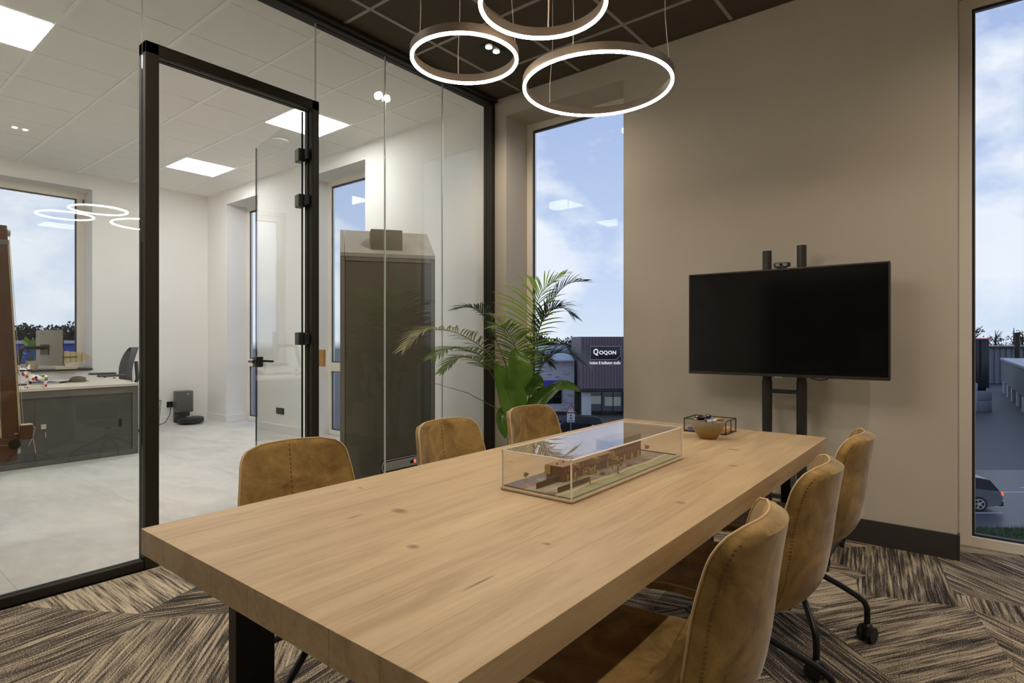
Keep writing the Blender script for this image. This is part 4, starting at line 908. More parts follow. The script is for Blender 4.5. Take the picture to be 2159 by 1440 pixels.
# cap, keyboard, mouse
cp = thing('cap', 'dark grey peaked cap lying on the desk', 'cap', (-7.55, 1.93, ZT))
MB().lathe([(0.078, 0.001), (0.076, 0.02), (0.062, 0.045), (0.035, 0.060), (0.0, 0.064)], (-7.60, 1.98, ZT), 20).build('crown', M['feltdark'], cp)
mb = MB(); vs = []; fs = []
for j in range(11):
    a = pi*(0.62+1.0*j/10) ; vs += [(-7.58+0.07*cos(a), 1.96+0.07*sin(a), ZT+0.012), (-7.53+0.17*cos(a)*0.9, 1.93+0.16*sin(a), ZT+0.004)]
vs2 = [(a, b_, c+0.006) for a, b_, c in vs]; n_ = len(vs)
for j in range(10): fs += [(2*j, 2*j+1, 2*j+3, 2*j+2), (n_+2*j, n_+2*j+2, n_+2*j+3, n_+2*j+1), (2*j+1, n_+2*j+1, n_+2*j+3, 2*j+3)]
mb.add(vs+vs2, fs).build('peak', M['feltdark'], cp)
kb = thing('keyboard', 'slim dark keyboard on the desk beside the cap', 'keyboard', (-7.6, 1.72, ZT))
bx((-7.72, 1.55, ZT), (-7.42, 1.78, ZT+0.014), 0.004).build('keyboard_case', M['silver'], kb)
for r_i in range(4): bx((-7.71+0.07*r_i, 1.56, ZT+0.014), (-7.655+0.07*r_i, 1.77, ZT+0.019), 0.001).build('key_row', M['blackpl'], kb)
o = MB().sphere((-7.95, 2.12, ZT+0.0175), 0.03, 14, 8, (1.5, 1, .55)).build('mouse', M['blackpl']); tag(o, 'small black computer mouse at the far edge of the desk', 'mouse')
# office chair
oc_ = thing('office_chair', 'grey office chair with armrests behind the desk', 'office chair', (-8.42, 2.52, 0))
OCX, OCY = -8.42, 2.52
bxr = Matrix.Translation((OCX, OCY, 0)) @ Matrix.Rotation(radians(-97), 4, 'Z')
mb = MB(); ns_ = 12; vs = []; fs = []
for i in range(15):
    f = i/14; z_ = 0.60+0.50*f; w_ = 0.235*math.sqrt(max(0.02, 1-max(0, (f-0.45)/0.55)**2.4))*(0.86+0.14*min(1, f*3)); xb = -0.20-0.07*f+0.04*sin(pi*f)
    for j in range(ns_+1): s_ = -1+2*j/ns_; vs.append(bxr @ Vector((xb+0.05*s_*s_, w_*s_, z_)))
for i in range(15):
    f = i/14; z_ = 0.60+0.50*f; w_ = 0.235*math.sqrt(max(0.02, 1-max(0, (f-0.45)/0.55)**2.4))*(0.86+0.14*min(1, f*3)); xb = -0.20-0.07*f+0.04*sin(pi*f)-0.045
    for j in range(ns_+1): s_ = -1+2*j/ns_; vs.append(bxr @ Vector((xb+0.05*s_*s_, w_*s_*0.97, z_)))
H = 15*(ns_+1)
for i in range(14):
    for j in range(ns_): a = i*(ns_+1)+j; fs += [(a, a+1, a+ns_+2, a+ns_+1), (H+a, H+a+ns_+1, H+a+ns_+2, H+a+1)]
    a = i*(ns_+1); fs += [(a, a+ns_+1, H+a+ns_+1, H+a), (a+ns_, H+a+ns_, H+a+2*ns_+1, a+2*ns_+1)]
for i in (0, 14):
    for j in range(ns_): a = i*(ns_+1)+j; fs.append((a, a+1, H+a+1, H+a))
mb.add(vs, fs).build('backrest', M['chairgrey'], oc_, ang=50)
MB().tube([bxr @ Vector(q) for q in ((-0.285, 0, 0.92), (-0.30, 0, 0.7), (-0.22, 0, 0.46), (0, 0, 0.42))], 0.022, 10).build('back_spine', M['chairgrey'], oc_)
MB().box((-0.22, -0.24, 0.44), (0.25, 0.24, 0.51), 0.03, bxr).build('seat', M['chairgrey'], oc_)
for s_ in (-1, 1):
    ar = MB().tube([bxr @ Vector((0.0, s_*0.27, 0.46)), bxr @ Vector((0.0, s_*0.29, 0.58)), bxr @ Vector((0.0, s_*0.28, 0.74))], 0.014, 8).build('arm_post', M['blackpl'], oc_)
    MB().box((-0.12, s_*0.28-0.04, 0.752), (0.17, s_*0.28+0.04, 0.777), 0.012, bxr).build('armrest', M['chairgrey'], oc_)
MB().cyl((OCX, OCY, 0.08), (OCX, OCY, 0.44), 0.025).build('gas_lift', M['black'], oc_)
for k in range(5):
    a = k*2*pi/5+0.3; lg = MB().tube([(OCX, OCY, 0.10), (OCX+0.29*cos(a), OCY+0.29*sin(a), 0.065)], [0.022, 0.012], 8).build('leg', M['blackpl'], oc_)
    MB().cyl((OCX+0.3*cos(a)-.012*sin(a), OCY+0.3*sin(a)+.012*cos(a), 0.028), (OCX+0.3*cos(a)+.012*sin(a), OCY+0.3*sin(a)-.012*cos(a), 0.028), 0.028).build('caster', M['blackpl'], lg)
# sill plant and leaf sculpture
SZ = 0.822
sp_ = thing('sill_plant', 'leafy green pot plant on the office window sill', 'plant', (-9.22, 1.93, SZ))
MB().lathe([(0, 0), (0.05, 0), (0.068, 0.11), (0.06, 0.11), (0.055, 0.10), (0, 0.10)], (-9.22, 1.93, SZ), 20).build('pot', M['palewood'], sp_)
rr = random.Random(3)
for k in range(24):
    a = rr.random()*6.28; el = rr.uniform(0.1, 1.3); L = rr.uniform(0.10, 0.24); c = Vector((-9.22, 1.93, SZ+0.10)); d = Vector((cos(a)*cos(el)*0.55, sin(a)*cos(el), sin(el))).normalized(); e_ = c+d*L
    e_.x = max(e_.x, -9.34)
    sd = d.cross(Vector((0, 0, 1))).normalized(); q = 0.035
    dd = (d+Vector((0, 0, -0.5))).normalized(); vs = [c, e_]
    mb = MB().tube([c, (c+e_)/2+Vector((0, 0, 0.01)), e_], 0.0025, 5)
    mb.add([e_, e_+dd*0.03+sd*q, e_+dd*0.085+sd*q*0.5, e_+dd*0.11, e_+dd*0.085-sd*q*0.5, e_+dd*0.03-sd*q], [(0, 1, 2, 3), (0, 3, 4, 5)])
    mb.build('leaf', M['bigleaf'] if k % 2 else M['frond'], sp_, fix=False)
ls = thing('leaf_sculpture', 'pale woven leaf-shaped ornament on a stand on the sill', 'ornament', (-9.03, 2.27, SZ))
bx((-9.09, 2.12, SZ), (-9.0, 2.34, SZ+0.035), 0.003).build('stand_block', M['palewood'], ls)
MB().cyl((-9.045, 2.22, SZ+0.03), (-9.045, 2.22, 1.08), 0.004, n=8).build('rod', M['black'], ls)
poly = []; N = 14
for k in range(N+1): f = k/N; poly.append((-9.05, 2.0+0.49*f, 0.975+0.075*sin(pi*min(1, f*0.8+0.14))**0.8*(1 if f < 1 else .1)+0.004*sin(f*30)))
for k in range(N, -1, -1): f = k/N; poly.append((-9.05, 2.0+0.49*f, 0.970-0.075*sin(pi*min(1, f*0.8+0.14))**0.8*(1 if f < 1 else .1)))
MB().prism(poly, (0, 0, 0), (0.012, 0, 0)).build('leaf_blade', plain('pale_fibre', srgb(190, 172, 130), 0.8, var=0.2, vs=40), ls, smooth=False)
mb = MB().cyl((-9.034, 2.0, 0.973), (-9.034, 2.36, 0.978), 0.006, n=6)
for k in range(7): y = 2.03+0.06*k; mb.tube([(-9.036, y, 0.973), (-9.036, y+0.012, 1.01), (-9.036, y+0.006, 1.035)], 0.0018, 4).tube([(-9.036, y, 0.973), (-9.036, y+0.012, 0.94), (-9.036, y+0.006, 0.91)], 0.0018, 4)
mb.build('leaf_rib', M['brownwood'], ls)

# robot vacuum and dock
dk2 = thing('vacuum_dock', 'grey tower dock of the robot vacuum in the office corner', 'vacuum dock', (-8.97, 3.61, 0))
bx((-9.07, 3.505, 0.15), (-8.90, 3.715, 0.455), 0.012).build('dust_tower', M['cab'], dk2)
bx((-9.07, 3.505, 0.0), (-9.02, 3.715, 0.155), 0.006).build('dock_neck', M['cab'], dk2)
bx((-9.07, 3.505, 0.0), (-8.88, 3.715, 0.018), 0.004).build('dock_base', M['blackpl'], dk2)
MB().cyl((-8.8995, 3.64, 0.41), (-8.8985, 3.64, 0.41), 0.012, n=16).box((-8.899, 3.638, 0.185), (-8.898, 3.642, 0.205)).build('indicator', M['silver'], dk2)
rv = thing('robot_vacuum', 'round dark robot vacuum parked at its dock', 'robot vacuum', (-8.78, 3.60, 0.018))
MB().lathe([(0.0, 0.018), (0.150, 0.018), (0.165, 0.026), (0.168, 0.05), (0.165, 0.082), (0.155, 0.09), (0, 0.092)], (-8.74, 3.61, 0.002), 40).build('vacuum_body', M['blackpl'], rv)
MB().lathe([(0.0, 0.092), (0.13, 0.0905), (0.13, 0.095), (0, 0.0965)], (-8.74, 3.61, 0.002), 32).build('lid', M['darksteel'], rv)
MB().lathe([(0.0, 0.096), (0.032, 0.096), (0.03, 0.101), (0, 0.102)], (-8.79, 3.61, 0.002), 20).build('button', M['silver'], rv)
o = MB().tube([(-9.085, 3.47, 0.25), (-9.05, 3.465, 0.22), (-9.04, 3.45, 0.12), (-9.03, 3.39, 0.02), (-9.0, 3.33, 0.004), (-8.9, 3.26, 0.004)], 0.004, 6).build('power_cord', M['black']); tag(o, 'black power cord hanging from the socket beside the dock', 'cable')
def socket(lo, hi, centres, axis, label):
    t = thing('wall_socket', label, 'socket', ((lo[0]+hi[0])/2, (lo[1]+hi[1])/2, lo[2]))
    bx(lo, hi, 0.002).build('cover_plate', M['black'], t)
    for c in centres:
        if axis == 'x': MB().cyl((c[0], c[1], c[2]), (c[0]+0.003, c[1], c[2]), 0.02, n=20).build('socket_insert', M['gasket'], t)
        else: MB().cyl((c[0], c[1], c[2]), (c[0], c[1]-0.003, c[2]), 0.02, n=20).build('socket_insert', M['gasket'], t)
socket((BX, 3.43, 0.22), (BX+0.012, 3.51, 0.30), [(BX+0.011, 3.47, 0.26)], 'x', 'single black socket beside the vacuum dock')
socket((-7.115, WY-0.012, 0.235), (-6.935, WY, 0.315), [(-7.07, WY-0.011, 0.275), (-6.98, WY-0.011, 0.275)], 'y', 'double black wall socket seen through the open glass door')
wb = thing('wire_basket', 'grey wire waste basket against the office back wall', 'waste bin', (-8.75, 3.1, 0))
mb = MB()
for k in range(36):
    a = 2*pi*k/36; mb.tube([(-8.75+0.095*cos(a), 3.1+0.095*sin(a), 0.004), (-8.75+0.125*cos(a), 3.1+0.125*sin(a), 0.36)], 0.0010, 4)
for j in range(1, 22):
    r = 0.095+0.03*j/22; mb.tube([(-8.75+r*cos(q*2*pi/24), 3.1+r*sin(q*2*pi/24), 0.36*j/22) for q in range(25)], 0.0009, 4, False)
o = mb.build('wire_mesh', M['greypl'], wb); o['kind'] = 'stuff'
mb = MB(); mb.tube([(-8.75+0.126*cos(q*2*pi/30), 3.1+0.126*sin(q*2*pi/30), 0.362) for q in range(31)], 0.005, 6, False); mb.build('rim', M['greypl'], wb)
MB().lathe([(0, 0), (0.097, 0), (0.097, 0.006), (0, 0.006)], (-8.75, 3.1, 0), 24).build('bin_base', M['greypl'], wb)

# old wooden device cut by the left edge: two boards, pulleys, block and cords
ow = thing('wooden_hoist_frame', 'old brown wooden frame with pulleys and cords, cut by the left picture edge', 'wooden frame', (-4.6, 0.6, 0))
X0 = -4.55
def board(y0, z0, y1, z1, w0, w1, nm='board', mt='brownwood', xa=X0, xb=X0+0.03): return MB().prism([(xa, y0-w0, z0), (xa, y0, z0), (xa, y1, z1), (xa, y1-w1, z1)], (xa, 0, 0), (xb, 0, 0)).build(nm, M[mt], ow, smooth=False)
board(0.885, 0.55, 0.83, 1.86, 0.075, 0.055); board(0.897, 0.62, 0.838, 1.80, 0.011, 0.009, 'edge_strip', 'palewood', X0-0.005, X0+0.032)
board(0.792, 0.55, 0.72, 1.86, 0.075, 0.055); board(0.805, 0.62, 0.73, 1.86, 0.012, 0.012, 'edge_strip', 'palewood', X0-0.005, X0+0.032)
MB().prism([(X0-0.002, 0.60, 0.47), (X0-0.002, 0.872, 0.475), (X0-0.002, 0.885, 0.62), (X0-0.002, 0.60, 0.62)], (0, 0, 0), (0.036, 0, 0)).build('foot_board', M['brownwood'], ow, smooth=False)
bx((X0-0.004, 0.60, 1.80), (X0+0.036, 0.828, 1.885), 0.003).build('head_block', M['brownwood'], ow); bx((X0-0.006, 0.60, 1.77), (X0+0.038, 0.835, 1.80), 0.002).build('metal_band', M['greypl'], ow)
MB().cyl((X0+0.01, 0.832, 1.845), (X0+0.01, 0.845, 1.845), 0.022, n=20).build('pulley', M['silver'], ow)
MB().cyl((X0+0.034, 0.862, 0.575), (X0+0.046, 0.862, 0.575), 0.028, n=24).build('wheel', M['black'], ow); MB().cyl((X0+0.01, 0.878, 0.535), (X0+0.01, 0.892, 0.535), 0.022, n=18).build('pulley', M['silver'], ow)
bx((X0, 0.886, 0.60), (X0+0.06, 0.945, 0.685), 0.002).build('hanging_block', M['brownwood'], ow); bx((X0-0.001, 0.885, 0.685), (X0+0.061, 0.946, 0.690), 0.001).build('block_top', M['palewood'], ow)
bx((X0+0.032, 0.862, 0.632), (X0+0.036, 0.880, 0.642), 0.001).build('brass_plate', plain('brass', srgb(200, 150, 60), 0.35, 0.6), ow)
MB().tube([(X0+0.02, 0.842, 1.82), (X0+0.02, 0.878, 1.2), (X0+0.03, 0.905, 0.69)], 0.0012, 5).build('cord', M['cord'], ow)
MB().tube([(X0+0.05, 0.945, 0.68), (X0+0.05, 0.957, 0.665), (X0+0.05, 0.946, 0.61), (X0+0.05, 0.955, 0.55), (X0+0.05, 0.958, 0.51)], 0.0022, 5).tube([(X0+0.05, 0.948, 0.62), (X0+0.05, 0.936, 0.585), (X0+0.05, 0.925, 0.56)], 0.0022, 5).build('cord', M['cord'], ow)
MB().tube([(X0+0.035, 0.60, 0.60), (X0+0.037, 0.84, 0.572)], 0.0012, 5).build('cord', M['cord'], ow)
board(0.80, 1.18, 0.80, 1.20, 0.13, 0.13, 'spreader', 'palewood', X0-0.012, X0-0.002)
bx((X0-0.04, 0.56, 0.0), (X0+0.0, 0.60, 1.9), 0.003).build('rear_post', M['brownwood'], ow); bx((X0-0.2, 0.45, 0.0), (X0+0.16, 0.65, 0.03), 0.004).build('floor_plate', M['black'], ow)

# ------------------------------------------------------------------ outside
GZ = -6.6
FW = Vector((-sin(radians(YAW)), cos(radians(YAW)), 0)); RT = Vector((cos(radians(YAW)), sin(radians(YAW)), 0))
def out(r, d, z_): p = FW*d+RT*r; return (p.x, p.y, z_)
ROT = Matrix.Rotation(radians(YAW), 4, 'Z')    # street grid outside: x right, y away
M['asphalt'] = plain('asphalt', srgb(78, 76, 76), 0.4, var=0.15, vs=0.8); M['grass'] = plain('grass', srgb(60, 76, 38), 0.9, var=0.4, vs=3)
M['paving'] = plain('paving', srgb(90, 87, 84), 0.6, var=0.12, vs=0.5); M['paintw'] = plain('road_paint', srgb(190, 194, 200), 0.6)
gnd = struct('ground', MB().box((-200, -60, GZ-0.5), (200, 420, GZ), 0, ROT), M['paving'], 'paved yard and street outside', smooth=False)
road = struct('road', MB().box((-60, 23.7, GZ), (60, 34.5, GZ+0.02), 0, ROT), M['asphalt'], 'wet asphalt road below the windows', smooth=False)
for r0, r1, d in ((20.5, 21.9, 25.9), (24.7, 26.0, 29.4), (26.6, 28.6, 30.3), (14, 16, 25.9), (23.5, 25, 25.9), (-6, -3, 27), (0, 3, 27), (6, 9, 27)):
    MB().box((r0, d, GZ+0.021), (r1, d+0.13, GZ+0.028), 0, ROT).build('lane_line', M['paintw'], road, smooth=False)
MB().prism([ROT @ Vector(q) for q in ((22.9, 27.6, GZ+0.021), (23.7, 27.9, GZ+0.021), (22.9, 28.2, GZ+0.021))], (0, 0, 0), (0, 0, 0.006)).build('road_triangle', M['paintw'], road, smooth=False)
gv = struct('grass_verge', MB().box((-60, 18.2, GZ), (60, 23.7, GZ+0.10), 0, ROT), M['grass'], 'strip of grass beside the road', smooth=False)
rr = random.Random(5); mb = MB()
for k in range(2600):
    r, d = rr.uniform(15, 23), rr.uniform(22.2, 23.7); p = ROT @ Vector((r, d, GZ+0.11)); a = rr.random()*3.1; hh = rr.uniform(.06, .2); mb.add([p, p+Vector((cos(a)*.02, sin(a)*.02, 0)), p+Vector((rr.uniform(-.05, .05), rr.uniform(-.05, .05), hh))], [(0, 1, 2)])
o = mb.build('grass_blades', M['grass'], fix=False, smooth=False); tag(o, 'short grass blades on the road verge', 'grass', kind='stuff')

def rib(nm, label, cat, r0, r1, d0, d1, z0, z1, mat, pitch=0.25, dep=0.06, local_rot=ROT):
    t = thing(nm, label, cat, tuple(local_rot @ Vector(((r0+r1)/2, d0, z0))))
    MB().box((r0, d0, z0), (r1, d1, z1), 0, local_rot).build('wall_core', mat, t, smooth=False)
    mb = MB(); n = int((r1-r0)/pitch)
    for i in range(n): x = r0+i*pitch; mb.box((x, d0-dep, z0), (x+pitch*0.5, d0, z1), 0, local_rot)
    n = int((d1-d0)/pitch/2)
    o = mb.build('ribbed_cladding', mat, t, smooth=False); o['kind'] = 'stuff'
    return t
M['clad'] = plain('dark_cladding', srgb(112, 98, 106), 0.6, var=0.12, vs=1.5); M['signblack'] = plain('sign_black', srgb(30, 30, 44), 0.4)
M['signwhite'] = emis('sign_letter_white', (0.92, 0.94, 1.0), 0.95); M['whitebrick'] = None
tw = rib('shop_tower', 'dark ribbed shop building with an illuminated name sign outside', 'building', 6.75, 12.6, 57, 66, -3.72, 1.40, M['clad'], 0.30, 0.07)
MB().box((6.6, 56.0, -3.95), (12.8, 66, -3.70), 0.02, ROT).build('canopy', M['black'], tw)
MB().box((9.1-1.45, 56.80, -0.83), (9.1+1.5, 56.93, 0.45), 0.03, ROT).build('sign_board', M['signblack'], tw)
R_ = 0.04
mb = MB()
fr_pts = [(7.65, -0.83), (7.65, 0.45), (10.6, 0.45), (10.6, -0.42), (10.2, -0.83), (7.65, -0.83)]
for a, b_ in zip(fr_pts[:-1], fr_pts[1:]): mb.tube([ROT @ Vector((a[0], 56.77, a[1])), ROT @ Vector((b_[0], 56.77, b_[1]))], 0.025, 4)
mb.build('sign_border', M['paintw'], tw)
def text(body, r0, r1, d, z0, z1, mat, parent, nm, offset=0.0, ext=0.02, rot=ROT):
    size = 1.0
    cu = bpy.data.curves.new(nm, 'FONT'); cu.body = body; cu.size = size; cu.align_x = 'CENTER'; cu.align_y = 'CENTER'; cu.extrude = ext; cu.offset = offset; cu.space_character = 1.08
    o_ = bpy.data.objects.new(nm, cu); COL.objects.link(o_); dg_ = bpy.context.evaluated_depsgraph_get(); me = bpy.data.meshes.new_from_object(o_.evaluated_get(dg_)); bpy.data.objects.remove(o_)
    xs = [v.co.x for v in me.vertices]; ys = [v.co.y for v in me.vertices]; kx = (r1-r0)/(max(xs)-min(xs)); ky = (z1-z0)/(max(ys)-min(ys))
    me.transform(MW[parent.name].inverted() @ rot @ Matrix.Translation((r0, d, z0)) @ Matrix.Rotation(radians(90), 4, 'X') @ Matrix.Diagonal((kx, ky, 1, 1)) @ Matrix.Translation((-min(xs), -min(ys), 0)))
    me.materials.clear(); me.materials.append(mat); return linkmesh(nm, me, parent)
text('Q', 7.96, 8.44, 56.78, -0.46, 0.21, M['signwhite'], tw, 'sign_lettering', 0.025)
text('OQON', 8.53, 10.17, 56.78, -0.40, 0.03, M['signwhite'], tw, 'sign_lettering', 0.022)
text('keuken & badkamer studio', 7.62, 10.62, 56.90, -1.30, -0.99, M['signwhite'], tw, 'sign_subtitle', 0.004)
for x0, x1 in ((6.85, 7.75), (11.35, 12.2)): MB().box((x0, 56.9, GZ), (x1, 57.5, -3.95), 0.01, ROT).build('pillar', M['paintw'], tw)
MB().box((6.9, 59.0, GZ), (12.5, 66, -3.95), 0, ROT).build('shop_wall', M['black'], tw, smooth=False)
sf = MB().box((7.8, 58.6, GZ+0.5), (11.3, 58.64, -4.1), 0, ROT).build('shop_window', glassmat('shop_glass', (0.8, 0.85, 0.88), 0.2), tw, smooth=False)
for x in (7.8, 9.0, 9.05, 10.15, 11.25): MB().box((x, 58.5, GZ), (x+0.08, 58.62, -4.1), 0, ROT).build('window_mullion', M['black'], tw, smooth=False)
MB().box((7.9, 58.8, -5.4), (9.0, 58.9, -4.6), 0, ROT).build('lit_interior', emis('shop_interior', (0.75, 0.78, 0.7), 0.28), tw, smooth=False); MB().box((9.4, 58.8, -5.6), (11.0, 58.9, -4.7), 0, ROT).build('lit_interior', bpy.data.materials['shop_interior'], tw, smooth=False)
MB().box((6.8, 56.5, GZ), (12.8, 59, GZ+0.12), 0, ROT).build('step', M['paving'], tw, smooth=False)
# white brick hall
m, T, b, o = newmat('white_brick'); oc = T.add('ShaderNodeTexCoord').outputs['Object']
n = T.noise(T.mapping(oc, (1.2, 1.2, 9)), 1.0, 4, 0.7)
setin(T, b, 'Base Color', T.ramp(n, [(0.36, srgb(136, 134, 144)), (0.46, srgb(186, 186, 196)), (0.7, srgb(200, 200, 208))])); b.inputs['Roughness'].default_value = 0.9; M['whitebrick'] = m
wh = thing('brick_hall', 'white brick hall with pale metal roof beside the ribbed tower', 'building', tuple(ROT @ Vector((2.0, 60, GZ))))
for zc in range(24):   # courses of painted brick, each a low proud band
    pass
MB().box((-14, 60.2, GZ), (6.45, 76, -0.98), 0, ROT).build('brick_wall', M['whitebrick'], wh, smooth=False)
mb = MB()
for zc in range(30):
    zz = GZ+0.1+zc*0.185
    mb.box((-14, 60.16, zz), (6.45, 60.2, zz+0.165), 0, ROT)
o = mb.build('brick_courses', M['whitebrick'], wh, smooth=False); o['kind'] = 'stuff'
M['roofm'] = plain('pale_metal_roof', srgb(158, 170, 180), 0.4, var=0.05, vs=0.5)
MB().prism([ROT @ Vector(q) for q in ((-14, 59.7, -1.0), (-14, 70, 0.45), (-14, 70, 0.30), (-14, 59.7, -1.15))], (0, 0, 0), tuple(RT*20.4)).build('metal_roof', M['roofm'], wh, smooth=False)
for k in range(11):
    x = -12+k*1.55; MB().tube([ROT @ Vector((x, 59.7, -0.98)), ROT @ Vector((x+1.2, 69.9, 0.46))], 0.035, 4).build('roof_seam', M['paving'], wh)
MB().box((-14, 69.8, 0.3), (6.45, 70.1, 0.55), 0, ROT).build('roof_ridge', M['paving'], wh, smooth=False)
wdw = MB().box((2.2, 60.05, GZ+1.1), (5.15, 60.18, -3.6), 0, ROT).build('shop_window', M['screen'], wh, smooth=False)
MB().box((2.0, 59.95, -3.75), (5.2, 60.1, -3.1), 0, ROT).build('sign_band', plain('blue_sign', srgb(52, 58, 150), 0.5), wh, smooth=False)
for x in (2.2, 3.2, 4.1, 5.1): MB().box((x, 60.0, GZ+1.1), (x+0.06, 60.06, -3.75), 0, ROT).build('window_mullion', M['darksteel'], wh, smooth=False)
MB().box((2.2, 60.0, -4.8), (5.15, 60.05, -4.74), 0, ROT).build('window_mullion', M['darksteel'], wh, smooth=False)
MB().box((3.3, 60.02, -4.7), (4.1, 60.04, -3.8), 0, ROT).build('lit_pane', bpy.data.materials['shop_interior'], wh, smooth=False)
MB().box((-14, 59.6, GZ), (6.45, 60.2, GZ+0.3), 0, ROT).build('plinth', M['black'], wh, smooth=False)

# cars
def car(label, loc, rz, colr, lit=False):
    t = thing('car', label, 'car', loc, rz, local=True, group='cars outside')
    body = plain('car_paint', colr, 0.25, 0.4, var=0.02)
    # side profile, x forward; lower body then greenhouse, lofted across y
    low = [(-2.3, 0.32), (-2.36, 0.62), (-2.28, 0.95), (-1.2, 1.0), (0.9, 0.98), (1.7, 0.86), (2.2, 0.70), (2.32, 0.45), (2.25, 0.25), (1.9, 0.22), (-1.9, 0.22)]
    sec = [(-0.90, .985), (-0.86, 1.0), (0.86, 1.0), (0.90, .985)]
    vs = []; n = len(low)
    for y, s_ in ((-0.91, 0.93), (-0.84, 1.0), (0.84, 1.0), (0.91, 0.93)):
        for (x, z_) in low: vs.append((x*(1 if s_ == 1 else 0.985), y, 0.6+(z_-0.6)*s_))
    fs = [tuple(range(n)), tuple(3*n+i for i in range(n))[::-1]]
    for k in range(3):
        for i in range(n): fs.append((k*n+i, k*n+(i+1) % n, (k+1)*n+(i+1) % n, (k+1)*n+i))
    MB().add(vs, fs).build('car_body', body, t, ang=40)
    gh = [(-2.22, 0.96), (-1.95, 1.36), (-1.5, 1.45), (0.0, 1.48), (0.5, 1.40), (1.15, 0.97)]; n = len(gh); vs = []
    for y, k_ in ((-0.84, 0), (-0.64, 1), (0.64, 1), (0.84, 0)):
        for (x, z_) in gh: vs.append((x, (y if k_ == 0 or z_ > 1.2 else y*1.25), z_ if k_ == 1 else min(z_, 0.97)))
    vs = []
    for sy in (-1, 1):
        for (x, z_) in gh: vs.append((x, sy*(0.86-0.22*(z_-0.96)/0.5), z_))
    fs = [tuple(range(n)), tuple(n+i for i in range(n))[::-1]]+[(i, (i+1) % n, n+(i+1) % n, n+i) for i in range(n)]
    MB().add(vs, fs).build('side_glass', M['screen'], t, ang=30)
    MB().prism([(-1.93, -0.655, 1.385), (-1.5, -0.64, 1.465), (0.0, -0.63, 1.50), (0.5, -0.65, 1.42), (0.5, -0.65, 1.405), (0.0, -0.63, 1.475), (-1.5, -0.64, 1.44), (-1.93, -0.655, 1.36)], (0, -.65, 0), (0, .65, 0)).build('roof_panel', body, t, ang=30)
    for x in (-1.2, -0.25): 
        for sy in (-1, 1): MB().tube([(x, sy*0.865, 0.97), (x+0.02, sy*0.65, 1.46)], 0.03, 5).build('window_pillar', body, t)
    for x in (-1.4, 1.4):
        for sy in (-1, 1):
            wh_ = MB().cyl((x, sy*0.70, 0.33), (x, sy*0.925, 0.33), 0.33, n=28).build('wheel', M['blackpl'], t)
            mb = MB().cyl((x, sy*0.92, 0.33), (x, sy*0.935, 0.33), 0.07, n=14)
            for q in range(5): a = q*2*pi/5; mb.tube([(x, sy*0.93, 0.33), (x+0.21*cos(a), sy*0.93, 0.33+0.21*sin(a))], 0.026, 4)
            mb.tube([(x+0.215*cos(q*pi/12), sy*0.928, 0.33+0.215*sin(q*pi/12)) for q in range(25)], 0.018, 5, False); mb.build('rim', M['silver'], wh_)
    tl = emis('tail_light_lit', (1.0, 0.06, 0.03), 3.0) if lit else plain('tail_light', srgb(120, 20, 20), 0.3)
    for sy in (-1, 1): MB().box((-2.37, sy*0.62, 0.76), (-2.10, sy*0.90, 0.90), 0.03).build('tail_light', tl, t)
    MB().box((-2.40, -0.85, 0.26), (-2.2, 0.85, 0.5), 0.04).build('rear_bumper', M['blackpl'], t); MB().box((-2.385, -0.26, 0.62), (-2.365, 0.26, 0.73)).build('number_plate', plain('plate_yellow', srgb(190, 160, 50), 0.5), t)
    for sy in (-1, 1): MB().box((0.62, sy*0.88, 0.95), (0.78, sy*1.05, 1.07), 0.03).build('mirror', body, t)
    return t
a0 = math.atan2(RT.y, RT.x)
c1 = car('grey estate car with lit red tail light, seen through the right window', out(19.9, 27.4, GZ+0.02), a0+pi-0.22, srgb(122, 124, 132), True)
c2 = car('dark parked car behind the traffic sign outside', out(5.1, 47.5, GZ), a0+pi, srgb(24, 25, 34))
ws = thing('traffic_sign', 'white warning sign on a post outside the tall window', 'traffic sign', out(4.20, 41.5, GZ))
MB().cyl(ROT @ Vector((4.20, 41.5, GZ)), ROT @ Vector((4.20, 41.5, -3.5)), 0.035, n=8).build('sign_post', M['greypl'], ws)
MB().box((3.92, 41.44, -4.75), (4.48, 41.47, -4.12), 0.005, ROT).build('sign_plate', M['paintw'], ws)
MB().prism([ROT @ Vector(q) for q in ((3.85, 41.44, -4.08), (4.55, 41.44, -4.08), (4.20, 41.44, -3.42))], (0, 0, 0), tuple(FW*0.03)).build('warning_triangle', M['paintw'], ws, smooth=False)
mb = MB()
for a, b_ in (((3.88, -4.06), (4.52, -4.06)), ((4.52, -4.06), (4.20, -3.45)), ((4.20, -3.45), (3.88, -4.06))): mb.tube([ROT @ Vector((a[0], 41.42, a[1])), ROT @ Vector((b_[0], 41.42, b_[1]))], 0.03, 4)
mb.build('red_border', plain('sign_red', srgb(150, 50, 60), 0.5), ws)
mb = MB().box((4.18, 41.42, -3.85), (4.22, 41.435, -3.65), 0, ROT).box((4.18, 41.42, -3.96), (4.22, 41.435, -3.91), 0, ROT).box((4.12, 41.42, -4.5), (4.28, 41.435, -4.42), 0, ROT).sphere(tuple(ROT @ Vector((4.2, 41.43, -4.27))), 0.06, 8, 6).box((4.0, 41.42, -4.66), (4.4, 41.435, -4.62), 0, ROT)
mb.build('sign_symbol', M['black'], ws, smooth=False)
for r, d, lb in ((3.7, 46, 'white bollard left of the traffic sign'), (6.3, 45, 'white bollard right of the traffic sign')):
    t = thing('bollard', lb, 'bollard', out(r, d, GZ)); MB().cyl(out(r, d, GZ), out(r, d, GZ+0.75), 0.10, n=12).build('bollard_post', M['darksteel'], t); MB().cyl(out(r, d, GZ+0.75), out(r, d, GZ+1.1), 0.12, n=12).build('bollard_head', M['paintw'], t)

